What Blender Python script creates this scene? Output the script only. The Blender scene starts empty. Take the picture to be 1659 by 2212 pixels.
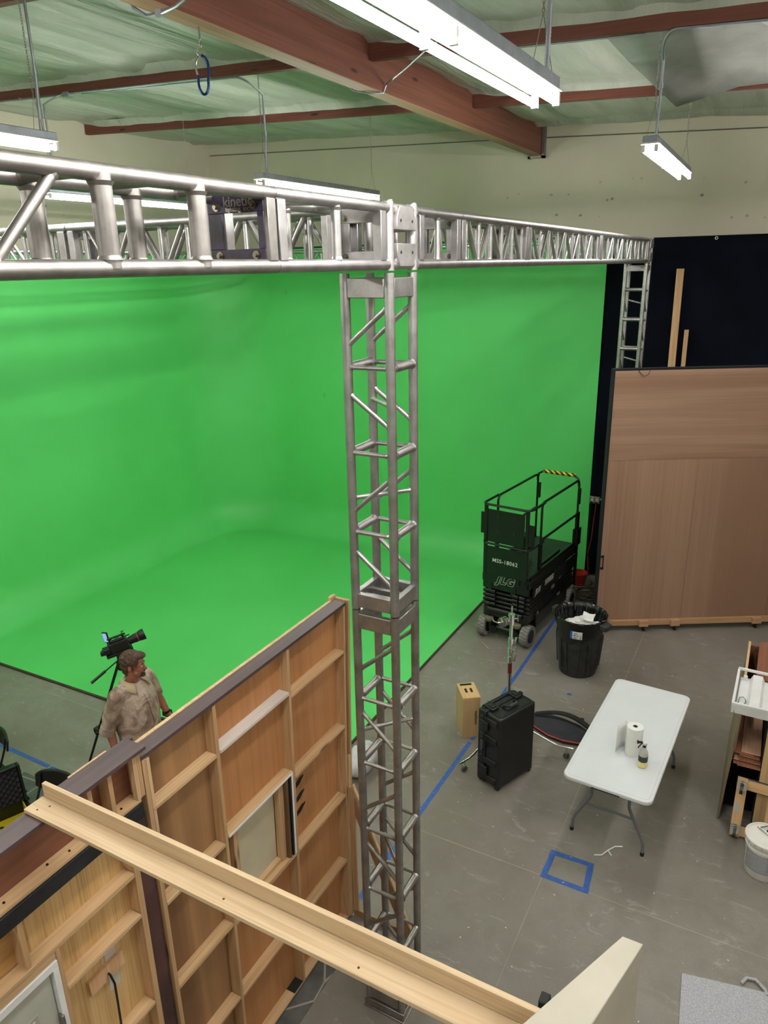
import bpy, math, random
from mathutils import Vector, Matrix, Euler, noise
random.seed(7)
SC = bpy.context.scene
COL = SC.collection
PI = math.pi
def R(d): return math.radians(d)

# ------------------------------------------------------------------ materials
def nt(name):
    m = bpy.data.materials.new(name); m.use_nodes = True
    t = m.node_tree; b = t.nodes['Principled BSDF']
    return m, t, b
def lin(c):
    return tuple(((v/255)/12.92 if v/255 <= .04045 else ((v/255+.055)/1.055)**2.4) for v in c)
def rgba(c): return (*lin(c), 1)
def N(t, kind, **kw):
    n = t.nodes.new(kind)
    for k, v in kw.items(): setattr(n, k, v)
    return n
def coords(t, scale=(1,1,1), rot=(0,0,0)):
    tc = N(t, 'ShaderNodeTexCoord'); mp = N(t, 'ShaderNodeMapping')
    mp.inputs['Scale'].default_value = scale; mp.inputs['Rotation'].default_value = rot
    t.links.new(tc.outputs['Object'], mp.inputs['Vector'])
    return mp.outputs['Vector']
def noise_tex(t, vec, scale, detail=4, rough=.55, dist=0):
    n = N(t, 'ShaderNodeTexNoise')
    n.inputs['Scale'].default_value = scale; n.inputs['Detail'].default_value = detail
    n.inputs['Roughness'].default_value = rough; n.inputs['Distortion'].default_value = dist
    t.links.new(vec, n.inputs['Vector']); return n.outputs['Fac']
def ramp(t, fac, stops):
    r = N(t, 'ShaderNodeValToRGB'); e = r.color_ramp.elements
    e[0].position, e[0].color = stops[0]; e[1].position, e[1].color = stops[-1]
    for p, c in stops[1:-1]:
        x = e.new(p); x.color = c
    t.links.new(fac, r.inputs['Fac']); return r.outputs['Color']
def mix(t, fac, a, b, mode='MIX'):
    m = N(t, 'ShaderNodeMix', data_type='RGBA', blend_type=mode)
    if isinstance(fac, (int, float)): m.inputs['Factor'].default_value = fac
    else: t.links.new(fac, m.inputs['Factor'])
    for s, v in ((6, a), (7, b)):
        if isinstance(v, tuple): m.inputs[s].default_value = v
        else: t.links.new(v, m.inputs[s])
    return m.outputs[2]
def bump(t, b, h, strength=.3, dist=.01):
    n = N(t, 'ShaderNodeBump'); n.inputs['Strength'].default_value = strength
    n.inputs['Distance'].default_value = dist
    t.links.new(h, n.inputs['Height']); t.links.new(n.outputs['Normal'], b.inputs['Normal'])
def plain(name, c, rough=.5, metal=0, var=0, vs=8, bmp=0, bs=60, spec=.5):
    m, t, b = nt(name)
    b.inputs['Roughness'].default_value = rough; b.inputs['Metallic'].default_value = metal
    b.inputs['Specular IOR Level'].default_value = spec
    b.inputs['Base Color'].default_value = rgba(c)
    v = coords(t)
    f = noise_tex(t, v, vs, 5)
    if var:
        lo = tuple(x*(1-var) for x in c); hi = tuple(min(255, x*(1+var)) for x in c)
        t.links.new(ramp(t, f, [(.3, rgba(lo)), (.7, rgba(hi))]), b.inputs['Base Color'])
    if bmp: bump(t, b, noise_tex(t, v, bs, 3), bmp, .004)
    return m
def wood(name, c1, c2, axis='y', scale=1., rough=.6, knots=True, streak=None, contrast=1., spec=.35):
    """grain runs along the given local axis"""
    m, t, b = nt(name); b.inputs['Roughness'].default_value = rough
    b.inputs['Specular IOR Level'].default_value = spec
    s = {'x': (.35, 9, 9), 'y': (9, .35, 9), 'z': (9, 9, .35)}[axis]
    s = tuple(v*scale for v in s)
    v = coords(t, s)
    n1 = noise_tex(t, v, 1.2, 5, .6, .6)
    s2 = {'x': (1, 60, 60), 'y': (60, 1, 60), 'z': (60, 60, 1)}[axis]
    n2 = noise_tex(t, coords(t, tuple(q*scale for q in s2)), 1.6, 3, .5)
    col = ramp(t, n1, [(.3, rgba(c1)), (.68, rgba(c2))])
    dark = rgba(tuple(q*.72 for q in c1))
    col = mix(t, ramp(t, n2, [(.45, (0,0,0,1)), (.8, (.55*contrast,)*3+(1,))]), col, dark)
    if streak:
        n3 = noise_tex(t, coords(t, tuple(q*scale*.5 for q in s)), 2.1, 2, .5, 1.2)
        col = mix(t, ramp(t, n3, [(.52, (0,0,0,1)), (.62, (.8,.8,.8,1))]), col, rgba(streak))
    if knots:
        k = {'x': (1.7, 7, 7), 'y': (7, 1.7, 7), 'z': (7, 7, 1.7)}[axis]
        vo = N(t, 'ShaderNodeTexVoronoi'); vo.inputs['Scale'].default_value = .9
        t.links.new(coords(t, k), vo.inputs['Vector'])
        kf = ramp(t, vo.outputs['Distance'], [(.06, (.9,.9,.9,1)), (.13, (0,0,0,1))])
        col = mix(t, kf, col, rgba(tuple(q*.5 for q in c1)))
    t.links.new(col, b.inputs['Base Color'])
    bump(t, b, n2, .12, .003)
    return m
def metal(name, c, rough=.35, var=.12, bs=90, scratch=True):
    m, t, b = nt(name); b.inputs['Metallic'].default_value = 1
    v = coords(t); f = noise_tex(t, v, 7, 6, .65)
    lo = tuple(x*(1-var) for x in c); hi = tuple(min(255, x*(1+var)) for x in c)
    t.links.new(ramp(t, f, [(.3, rgba(lo)), (.7, rgba(hi))]), b.inputs['Base Color'])
    g = noise_tex(t, v, 30, 5, .7)
    rr = N(t, 'ShaderNodeMapRange'); rr.inputs['To Min'].default_value = rough-.08; rr.inputs['To Max'].default_value = rough+.14
    t.links.new(g, rr.inputs['Value']); t.links.new(rr.outputs[0], b.inputs['Roughness'])
    if scratch: bump(t, b, noise_tex(t, v, bs, 4, .7), .08, .002)
    return m
def emit(name, c, s):
    m, t, b = nt(name); b.inputs['Base Color'].default_value = (0.8, .8, .8, 1)
    b.inputs['Emission Color'].default_value = (*c, 1); b.inputs['Emission Strength'].default_value = s
    return m

# ------------------------------------------------------------------ mesh builder
def frame_of(d):
    d = Vector(d).normalized()
    u = Vector((0,0,1)) if abs(d.z) < .95 else Vector((1,0,0))
    a = d.cross(u).normalized(); b = d.cross(a).normalized()
    return d, a, b
class MB:
    def __init__(s): s.v = []; s.f = []; s.sm = []
    def add(s, vs, fs, smooth=False, M=None):
        o = len(s.v)
        s.v += [tuple(M @ Vector(p)) if M is not None else tuple(p) for p in vs]
        s.f += [tuple(i+o for i in f) for f in fs]; s.sm += [smooth]*len(fs); return s
    def box(s, a, b, M=None):
        x0,y0,z0 = a; x1,y1,z1 = b
        vs = [(x0,y0,z0),(x1,y0,z0),(x1,y1,z0),(x0,y1,z0),(x0,y0,z1),(x1,y0,z1),(x1,y1,z1),(x0,y1,z1)]
        return s.add(vs, [(0,3,2,1),(4,5,6,7),(0,1,5,4),(1,2,6,5),(2,3,7,6),(3,0,4,7)], False, M)
    def cbox(s, c, d, M=None):
        return s.box(tuple(c[i]-d[i]/2 for i in range(3)), tuple(c[i]+d[i]/2 for i in range(3)), M)
    def hexa(s, b4, t4, M=None):
        return s.add(list(b4)+list(t4), [(0,3,2,1),(4,5,6,7),(0,1,5,4),(1,2,6,5),(2,3,7,6),(3,0,4,7)], False, M)
    def bar(s, p0, p1, w, h, up=None):
        """square bar from p0 to p1, w across, h along 'up'"""
        p0 = Vector(p0); p1 = Vector(p1); d = (p1-p0).normalized()
        u = Vector(up) if up else (Vector((0,0,1)) if abs(d.z) < .95 else Vector((0,1,0)))
        a = d.cross(u).normalized(); u = a.cross(d).normalized()
        a = a*w/2; u = u*h/2
        b4 = [p0-a-u, p0+a-u, p0+a+u, p0-a+u]; t4 = [p1-a-u, p1+a-u, p1+a+u, p1-a+u]
        return s.hexa(b4, t4)
    def tube(s, p0, p1, r, n=12, r1=None, caps=True):
        p0 = Vector(p0); p1 = Vector(p1); r1 = r if r1 is None else r1
        d, a, b = frame_of(p1-p0); o = len(s.v); vs = []
        for p, q in ((p0, r), (p1, r1)):
            for i in range(n):
                t = 2*PI*i/n; vs.append(p + a*math.cos(t)*q + b*math.sin(t)*q)
        s.add(vs, [(i, (i+1) % n, n+(i+1) % n, n+i) for i in range(n)], True)
        if caps: s.f += [tuple(o+i for i in range(n))[::-1], tuple(o+n+i for i in range(n))]; s.sm += [False, False]
        return s
    def pipe(s, pts, r, n=8, closed=False, radii=None):
        pts = [Vector(p) for p in pts]; m = len(pts); rings = []
        d0 = (pts[1]-pts[0]).normalized(); _, a, b = frame_of(d0); vs = []
        for i, p in enumerate(pts):
            if closed: d = (pts[(i+1) % m]-pts[i-1]).normalized()
            else: d = (pts[min(i+1, m-1)]-pts[max(i-1, 0)]).normalized()
            a = (a - d*a.dot(d)).normalized(); b = d.cross(a)
            q = radii[i] if radii else r
            for k in range(n):
                t = 2*PI*k/n; vs.append(p+a*math.cos(t)*q+b*math.sin(t)*q)
        fs = []
        for i in range(m if closed else m-1):
            j = (i+1) % m
            fs += [(i*n+k, i*n+(k+1) % n, j*n+(k+1) % n, j*n+k) for k in range(n)]
        s.add(vs, fs, True)
        if not closed:
            o = len(s.v)-len(vs)
            s.f += [tuple(o+k for k in range(n))[::-1], tuple(o+(m-1)*n+k for k in range(n))]; s.sm += [False]*2
        return s
    def lathe(s, prof, n=32, c=(0,0,0), M=None, smooth=True, a0=0, a1=2*PI):
        """prof: list of (r,z)"""
        vs = []; m = len(prof); full = abs(a1-a0-2*PI) < 1e-6; k = n if full else n+1
        for r, z in prof:
            for i in range(k):
                t = a0+(a1-a0)*i/n; vs.append((c[0]+r*math.cos(t), c[1]+r*math.sin(t), c[2]+z))
        fs = []
        for j in range(m-1):
            for i in range(n):
                i2 = (i+1) % k if full else i+1
                fs.append((j*k+i, j*k+i2, (j+1)*k+i2, (j+1)*k+i))
        return s.add(vs, fs, smooth, M)
    def prism(s, poly, axis, a, b, M=None):
        """extrude 2D polygon along axis from a to b"""
        def P(p, h):
            return {'x': (h, p[0], p[1]), 'y': (p[0], h, p[1]), 'z': (p[0], p[1], h)}[axis]
        n = len(poly); vs = [P(p, a) for p in poly]+[P(p, b) for p in poly]
        fs = [tuple(range(n))[::-1], tuple(range(n, 2*n))]+[(i, (i+1) % n, n+(i+1) % n, n+i) for i in range(n)]
        return s.add(vs, fs, False, M)
    def sphere(s, c, r, n=12, m=8, sc=(1,1,1), M=None):
        prof = [(max(1e-4, r*math.sin(PI*j/m)), -r*math.cos(PI*j/m)) for j in range(m+1)]
        o = len(s.v); s.lathe(prof, n)
        for i in range(o, len(s.v)):
            v = Vector(s.v[i]); v = Vector((v.x*sc[0]+c[0], v.y*sc[1]+c[1], v.z*sc[2]+c[2]))
            s.v[i] = tuple(M @ v) if M is not None else tuple(v)
        return s
    def build(s, name, mt, parent=None, bevel=0, seg=2, label=None):
        me = bpy.data.meshes.new(name); me.from_pydata(s.v, [], s.f); me.validate()
        if len(s.sm) == len(me.polygons): me.polygons.foreach_set('use_smooth', s.sm)
        o = bpy.data.objects.new(name, me); COL.objects.link(o)
        import bmesh
        bm = bmesh.new(); bm.from_mesh(me); bmesh.ops.recalc_face_normals(bm, faces=bm.faces); bm.to_mesh(me); bm.free()
        try: me.set_sharp_from_angle(angle=R(42))
        except Exception: pass
        if mt: me.materials.append(mt)
        if parent: o.parent = parent
        if bevel:
            bv = o.modifiers.new('bevel', 'BEVEL'); bv.width = bevel; bv.segments = seg; bv.limit_method = 'ANGLE'; bv.angle_limit = R(40)
        if label: o['label'] = label
        return o
def empty(name, loc, label, cat, rz=0, group=None, rot=None):
    o = bpy.data.objects.new(name, None); COL.objects.link(o); o.location = loc
    o.rotation_euler = rot if rot else (0, 0, rz)
    o.empty_display_size = .1
    o['label'] = label; o['category'] = cat
    if group: o['group'] = group
    return o
def tag(o, label, cat, group=None, kind=None):
    o['label'] = label; o['category'] = cat
    if group: o['group'] = group
    if kind: o['kind'] = kind
    return o
def struct(o): o['kind'] = 'structure'; return o
def rebase(o):
    """move a world-coordinate single mesh so that its origin is at its base centre"""
    me = o.data; xs = [v.co for v in me.vertices]
    c = Vector((sum(v.x for v in xs)/len(xs), sum(v.y for v in xs)/len(xs), min(v.z for v in xs)))
    me.transform(Matrix.Translation(-c)); o.location = c; return o
def copy_tree(o, loc=None, label=None, rz=None, parent=None):
    c = o.copy(); COL.objects.link(c)
    if parent: c.parent = parent
    for ch in list(o.children): copy_tree(ch, parent=c)
    if loc is not None: c.location = loc
    if label: c['label'] = label
    if rz is not None: c.rotation_euler = (0, 0, rz)
    return c
def text(name, s, size, mt, M, parent, depth=.0008, bold=0, shear=0, spacing=1., align='CENTER'):
    cu = bpy.data.curves.new(name, 'FONT'); cu.body = s; cu.size = size; cu.extrude = depth
    cu.offset = bold; cu.shear = shear; cu.space_character = spacing; cu.align_x = align; cu.align_y = 'CENTER'
    cu.resolution_u = 3
    o = bpy.data.objects.new(name+'_src', cu); COL.objects.link(o)
    bpy.context.view_layer.update()
    dg = bpy.context.evaluated_depsgraph_get()
    me = bpy.data.meshes.new_from_object(o.evaluated_get(dg)); bpy.data.objects.remove(o)
    me.transform(M); me.materials.clear(); me.materials.append(mt)
    q = bpy.data.objects.new(name, me); COL.objects.link(q); q.parent = parent
    return q
def axes(o, x, y, z):
    """matrix with the given origin and axes"""
    x = Vector(x).normalized(); y = Vector(y).normalized(); z = Vector(z).normalized()
    return Matrix(((x.x, y.x, z.x, o[0]), (x.y, y.y, z.y, o[1]), (x.z, y.z, z.z, o[2]), (0,0,0,1)))
def grid(nx, ny, fn):
    vs = [fn(i/nx, j/ny) for j in range(ny+1) for i in range(nx+1)]
    fs = [(j*(nx+1)+i, j*(nx+1)+i+1, (j+1)*(nx+1)+i+1, (j+1)*(nx+1)+i) for j in range(ny) for i in range(nx)]
    return vs, fs
def arc(c, r, a0, a1, n, plane='xy', h=0):
    out = []
    for i in range(n+1):
        t = R(a0+(a1-a0)*i/n); u = c[0]+r*math.cos(t); v = c[1]+r*math.sin(t)
        out.append({'xy': (u, v, h), 'xz': (u, h, v), 'yz': (h, u, v)}[plane])
    return out
def rrect(x0, y0, x1, y1, r, n=5):
    pts = []
    for cx, cy, a in ((x1-r, y1-r, 0), (x0+r, y1-r, 90), (x0+r, y0+r, 180), (x1-r, y0+r, 270)):
        for i in range(n+1):
            t = R(a+90*i/n); pts.append((cx+r*math.cos(t), cy+r*math.sin(t)))
    return pts
# ------------------------------------------------------------------ shared materials
M = {}
M['alu'] = metal('aluminium', (172,170,171), .40)
M['alu_cast'] = metal('cast_aluminium', (180,177,178), .48, .12, 140)
M['alu_dark'] = metal('weathered_aluminium', (166,163,160), .38, .14)
M['alu_grey'] = metal('dull_grey_tube', (142,138,136), .46, .14)
M['chrome'] = metal('chrome', (215,215,215), .16, .05)
M['steel'] = metal('steel', (150,146,140), .4, .1)
M['bolt'] = metal('brassy_bolt', (128,122,108), .3, .1)
M['galv'] = metal('galvanised_conduit', (165,172,182), .42, .08)
M['purple'] = plain('chipped_dark_purple_paint', (27,21,36), .45, 0, .7, 24, .1)
M['black'] = plain('black_plastic', (16,17,18), .42, 0, .25, 6, .06, 120)
M['black_matte'] = plain('matte_black', (12,12,13), .75, 0, .2, 9)
M['black_metal'] = plain('black_enamel', (14,15,15), .35, 0, .3, 8)
M['rubber'] = plain('rubber', (22,22,22), .8)
M['white'] = plain('white_enamel', (228,228,230), .4, 0, .03, 5)
M['white_plastic'] = plain('white_table_plastic', (218,221,227), .42, 0, .015, 3, .03, 200)
M['beam'] = wood('red_brown_beam', (104,62,50), (132,84,68), 'y', .6, .55, True)
M['beam_soffit'] = wood('pale_beam_underside', (140,110,84), (166,134,104), 'y', .6, .6, False)
M['purlin'] = wood('red_brown_purlin', (98,54,46), (124,74,62), 'x', .6, .6, True)
M['pine_x'] = wood('pine_along_x', (184,156,120), (214,192,160), 'x', .9, .5, True, streak=(178,138,98), contrast=1.0)
M['pine_y'] = wood('pine_along_y', (190,154,112), (212,180,140), 'y', 1, .55, True)
M['pine_z'] = wood('pine_along_z', (178,142,102), (204,168,128), 'z', 1, .55, True)
M['pine_light'] = wood('pale_pine', (194,160,120), (216,186,148), 'z', 1, .55, True)
M['ply_orange'] = wood('orange_brown_plywood', (170,116,72), (194,140,94), 'z', .5, .45, False, contrast=.6)
M['ply_brown'] = wood('mottled_brown_plywood', (132,96,64), (170,130,90), 'z', .35, .5, False, streak=(108,76,50), contrast=.6)
M['ply_red'] = wood('reddish_plywood', (112,70,54), (146,98,76), 'y', .5, .5, False, contrast=.9)
M['ply_yellow'] = wood('yellow_striped_plywood', (192,152,98), (214,180,128), 'z', 1.3, .5, False, contrast=1.3)
M['brown_paint'] = wood('dark_brown_painted_board', (62,48,50), (86,70,72), 'y', .8, .42, False, contrast=.9)
M['red_paint'] = plain('worn_dark_red_paint', (70,44,42), .45, 0, .25, 6)
M['board_z'] = wood('knotty_pine_board', (196,152,112), (220,178,140), 'z', 1, .55, True)

def mk_green():
    m, t, b = nt('chroma_green_paint')
    v = coords(t)
    n1 = noise_tex(t, v, .45, 4, .5)
    n2 = noise_tex(t, v, 14, 4, .6)
    c = ramp(t, n1, [(.3, rgba((92,204,108))), (.7, rgba((102,216,120)))])
    c = mix(t, ramp(t, n2, [(.62, (0,0,0,1)), (.8, (.12,.12,.12,1))]), c, rgba((132,224,146)))
    t.links.new(c, b.inputs['Base Color'])
    b.inputs['Roughness'].default_value = .42
    b.inputs['Specular IOR Level'].default_value = .35
    bump(t, b, noise_tex(t, v, 180, 3), .06, .002)
    return m
M['green'] = mk_green()

def mk_floor():
    m, t, b = nt('polished_grey_concrete')
    tc = N(t, 'ShaderNodeTexCoord'); v = tc.outputs['Object']
    n1 = noise_tex(t, v, .55, 6, .62)
    n2 = noise_tex(t, v, 4.5, 7, .7, .3)
    n3 = noise_tex(t, v, 45, 4, .6)
    c = ramp(t, n1, [(.28, rgba((126,121,116))), (.5, rgba((142,137,131))), (.72, rgba((154,149,144)))])
    c = mix(t, ramp(t, n2, [(.35, (.75,.75,.75,1)), (.55, (0,0,0,1))]), c, rgba((124,117,109)))
    c = mix(t, ramp(t, n3, [(.4, (.35,.35,.35,1)), (.6, (0,0,0,1))]), c, rgba((130,125,119)))
    n0 = noise_tex(t, v, .33, 3, .5, .5)
    c = mix(t, ramp(t, n0, [(.40, (.75,.75,.75,1)), (.62, (.1,.1,.1,1))]), c, rgba((104,96,86)))
    # pale scuffs
    n4 = noise_tex(t, coords(t, (1, 2.3, 1), (0, 0, .4)), 2.1, 8, .75, 1.4)
    c = mix(t, ramp(t, n4, [(.57, (0,0,0,1)), (.72, (.55,.55,.55,1))]), c, rgba((184,176,172)))
    # control joints every 3.66 m
    sp = N(t, 'ShaderNodeSeparateXYZ'); t.links.new(v, sp.inputs[0])
    def line(out, off, per=3.66):
        a = N(t, 'ShaderNodeMath', operation='ADD'); t.links.new(out, a.inputs[0]); a.inputs[1].default_value = -off+per*50+per/2
        w = N(t, 'ShaderNodeMath', operation='MODULO'); t.links.new(a.outputs[0], w.inputs[0]); w.inputs[1].default_value = per
        s = N(t, 'ShaderNodeMath', operation='SUBTRACT'); t.links.new(w.outputs[0], s.inputs[0]); s.inputs[1].default_value = per/2
        q = N(t, 'ShaderNodeMath', operation='ABSOLUTE'); t.links.new(s.outputs[0], q.inputs[0])
        l = N(t, 'ShaderNodeMath', operation='LESS_THAN'); t.links.new(q.outputs[0], l.inputs[0]); l.inputs[1].default_value = .0028
        return l.outputs[0]
    mx = N(t, 'ShaderNodeMath', operation='MAXIMUM')
    t.links.new(line(sp.outputs[0], -1.243), mx.inputs[0]); t.links.new(line(sp.outputs[1], 4.955, 40.0), mx.inputs[1])
    g = N(t, 'ShaderNodeMath', operation='MULTIPLY'); t.links.new(mx.outputs[0], g.inputs[0])
    t.links.new(ramp(t, noise_tex(t, v, 1.3, 3), [(.35, (.05,.05,.05,1)), (.65, (.6,.6,.6,1))]), g.inputs[1])
    c = mix(t, g.outputs[0], c, rgba((196,186,168)))
    t.links.new(c, b.inputs['Base Color'])
    rr = N(t, 'ShaderNodeMapRange'); rr.inputs['To Min'].default_value = .32; rr.inputs['To Max'].default_value = .62
    t.links.new(n2, rr.inputs['Value']); t.links.new(rr.outputs[0], b.inputs['Roughness'])
    bump(t, b, n3, .08, .002)
    return m
M['floor'] = mk_floor()

def mk_wall(name, c, marks=True):
    m, t, b = nt(name)
    v = coords(t); n1 = noise_tex(t, v, .8, 6, .6)
    col = ramp(t, n1, [(.3, rgba(tuple(q*.95 for q in c))), (.7, rgba(c))])
    if marks:
        n2 = noise_tex(t, coords(t, (1, 1, 2.5)), 3.2, 8, .8, .8)
        band = noise_tex(t, coords(t, (.2, .2, 1.6)), 1.1, 2)
        col = mix(t, ramp(t, n2, [(.7, (0,0,0,1)), (.8, (.35,.35,.35,1))]), col, rgba(tuple(q*.72 for q in c)))
    if marks:
        sp = N(t, 'ShaderNodeSeparateXYZ'); t.links.new(coords(t), sp.inputs[0])
        zr = ramp(t, sp.outputs[2], [(0, (0,0,0,1)), (1, (0,0,0,1))]); rn = zr.node.color_ramp
        mr = N(t, 'ShaderNodeMapRange'); mr.inputs['From Min'].default_value = 5.3; mr.inputs['From Max'].default_value = 6.3
        t.links.new(sp.outputs[2], mr.inputs['Value'])
        zm = ramp(t, mr.outputs[0], [(.1, (0,0,0,1)), (.35, (1,1,1,1)), (.6, (1,1,1,1)), (.95, (0,0,0,1))])
        vo = N(t, 'ShaderNodeTexVoronoi'); vo.inputs['Scale'].default_value = 4.2; t.links.new(coords(t, (1.1, 1, 1.4)), vo.inputs['Vector'])
        n9 = noise_tex(t, coords(t), 12, 3)
        dd = N(t, 'ShaderNodeMath', operation='ADD'); t.links.new(vo.outputs['Distance'], dd.inputs[0])
        ds = N(t, 'ShaderNodeMath', operation='MULTIPLY'); t.links.new(n9, ds.inputs[0]); ds.inputs[1].default_value = .25; t.links.new(ds.outputs[0], dd.inputs[1])
        sf = ramp(t, dd.outputs[0], [(.20, (.75,.75,.75,1)), (.26, (0,0,0,1))])
        col = mix(t, mix(t, 1.0, sf, zm, 'MULTIPLY'), col, rgba(tuple(q*.55 for q in c)))
    t.links.new(col, b.inputs['Base Color']); b.inputs['Roughness'].default_value = .75
    bump(t, b, noise_tex(t, v, 60, 4), .08, .003)
    return m
M['cream'] = mk_wall('cream_painted_wall', (208,202,184))
M['drape'] = plain('navy_black_duvetyne', (9,12,22), .95, 0, .3, 2, .3, 300, .1)

def mk_insul():
    m, t, b = nt('white_vinyl_roof_insulation')
    v = coords(t, (2.6, .35, 1))
    n1 = noise_tex(t, v, 1.4, 6, .6, .5)
    c = ramp(t, n1, [(.3, rgba((160,164,156))), (.7, rgba((190,192,184)))])
    t.links.new(c, b.inputs['Base Color']); b.inputs['Roughness'].default_value = .38
    b.inputs['Specular IOR Level'].default_value = .6
    bump(t, b, noise_tex(t, coords(t, (4.5, .3, 1)), 1.6, 5, .6, .5), .6, .06)
    return m
M['insul'] = mk_insul()
M['tape'] = plain('blue_painter_tape', (52,88,160), .6, 0, .12, 25, .2, 200)
M['tube_light'] = emit('fluorescent_glow', (1.0, .97, .90), 60)

M['tube_dim'] = emit('dimmed_fluorescent_glow', (1.0, .97, .90), 30)  # tubes nearest the left wall, dimmed to soften streaks on the green wall
# ------------------------------------------------------------------ room shell
XL, XR, YB, YF = -10.06, 7.5, 11.72, -5.0
def zroof(x): return 6.70 - .048*x          # lowest line of the insulation (top of visible purlins)
f = MB().box((XL-.3, YF-.3, -.3), (XR+.3, YB+.3, 0)).build('floor', M['floor']); struct(f)
struct(MB().prism([(XL-.2, 0), (XR+.2, 0), (XR+.2, zroof(XR)+.5), (XL-.2, zroof(XL)+.5)], 'y', YB, YB+.2).build('wall_back', M['cream']))
struct(MB().box((XL-.2, YF, 0), (XL, YB, zroof(XL)+.5)).build('wall_left', M['cream']))
struct(MB().box((XR, YF, 0), (XR+.2, YB, zroof(XR)+.5)).build('wall_right', M['cream']))
struct(MB().prism([(XL-.2, 0), (XR+.2, 0), (XR+.2, zroof(XR)+.5), (XL-.2, zroof(XL)+.5)], 'y', YF-.2, YF).build('wall_front', M['cream']))
PURL = [11.36-2.44*k for k in range(7)]      # purlin centre lines
def ceil_fn(u, v):
    x = XL-.1+(XR-XL+.2)*u; y = YF-.1+(YB-YF+.2)*v
    z = zroof(x)+.055
    # fabric drawn down over each purlin, sagging between the 2 ft sub-purlins
    d = min(abs(y-p) for p in PURL)
    z -= .06*math.exp(-(d/.10)**2)
    z -= .06*abs(math.sin(PI*(x+.06*math.sin(y*1.3))/.61))**.7*min(1, d/.5)*min(1, max(0, (YB-y)/1.2))
    z += .03*noise.noise(Vector((x*1.1, y*.5, 3)))+.018*noise.noise(Vector((x*4, y*1.2, 7)))
    if abs(x+3.68) < .25: z = max(z, zroof(x)+.0)
    return (x, y, z)
vs, fs = grid(280, 170, ceil_fn)
struct(MB().add(vs, [q[::-1] for q in fs], True).build('ceiling', M['insul']))
# glulam beam running away from the camera
bm_ = MB().box((-3.76, YF, 6.54), (-3.60, YB-.02, 7.1)).build('trim_1', M['beam']); struct(bm_)
bs_ = MB().box((-3.757, YF, 6.532), (-3.603, YB-.03, 6.541)).build('soffit_board', M['beam_soffit']); bs_.parent = bm_
br_ = MB()
br_.box((-3.595, 11.60, 6.50), (-3.555, 11.70, 6.92)).box((-3.80, 11.60, 6.50), (-3.765, 11.70, 6.92)).box((-3.80,11.60,6.50),(-3.555,11.7,6.53))
br_.build('beam_bracket', M['steel'], bm_)
k = 2
for yc in PURL[1:]:
    for x0, x1 in ((XL+.02, -3.765), (-3.595, XR-.02)):
        z0 = zroof(x0); z1 = zroof(x1)
        o = MB().hexa([(x0,yc-.035,z0-.13),(x1,yc-.035,z1-.13),(x1,yc+.035,z1-.13),(x0,yc+.035,z0-.13)],
                      [(x0,yc-.035,z0+.06),(x1,yc-.035,z1+.06),(x1,yc+.035,z1+.06),(x0,yc+.035,z0+.06)]).build('trim_%d' % k, M['purlin'])
        struct(o); k += 1
        # white insulation lapped over the top edge
        w = MB(); n = 40; vs = []
        for i in range(n+1):
            x = x0+(x1-x0)*i/n; j = .012*noise.noise(Vector((x*3, yc, 0)))
            for sy in (-1, 1):
                tp = min(1, (x-x0)/.35, (x1-x)/.35)
                vs += [(x, yc+sy*.036, zroof(x)-.040*tp+.02*(1-tp)+j), (x, yc+sy*(.037+(.023+abs(j))*tp), zroof(x)+.0+.02*(1-tp)), (x, yc+sy*.11, zroof(x)+.04)]
        for s0 in (0, 3):
            for i in range(n):
                for q in range(2):
                    a = i*6+s0+q; w_ = (a, a+6, a+7, a+1); w.f.append(w_); w.sm.append(True)
        w.v = vs
        lw = w.build('insulation_lap', M['insul'], o)
# conduit/joint line along the head of the back wall
struct(rebase(MB().tube((XL+.05, YB-.012, 7.05), (-3.8, YB-.012, 6.79), .008, 6).tube((-3.55, YB-.012, 6.775), (2.0, YB-.012, 6.50), .008, 6).build('trim_40', M['steel'])))
# loose flap of insulation hanging at the right
fl = grid(10, 10, lambda u, v: (-1.95+1.15*u+.25*(1-v)*(u-.3), 7.75-1.35*v*(1-.15*u)+.1*math.sin(u*3), zroof(-1.2)+.12-(1-v)*(.30*(1-u)+.02)+.05*math.sin(v*PI)))
# (flap is a folded triangle of the ceiling sheet)
fm = MB(); fm.add([(-1.72,6.55,6.83),(-.55,6.5,6.78),(.2,6.6,6.74),(.2,8.85,6.62),(-.75,8.7,6.60),(-1.28,8.45,6.44),(-1.55,7.4,6.66)],
                  [(0,1,6),(1,4,6),(1,2,4),(2,3,4),(4,5,6)])
fo = fm.build('insulation_flap', plain('grey_foil_insulation', (150,150,148), .35, 0, .1, 3))
sd = fo.modifiers.new('sub', 'SUBSURF'); sd.subdivision_type = 'SIMPLE'; sd.levels = 2; sd.render_levels = 2
so = fo.modifiers.new('thick', 'SOLIDIFY'); so.thickness = .006
rebase(fo); tag(fo, 'loose grey flap of roof insulation sagging below the ceiling at the right', 'insulation')

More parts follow.
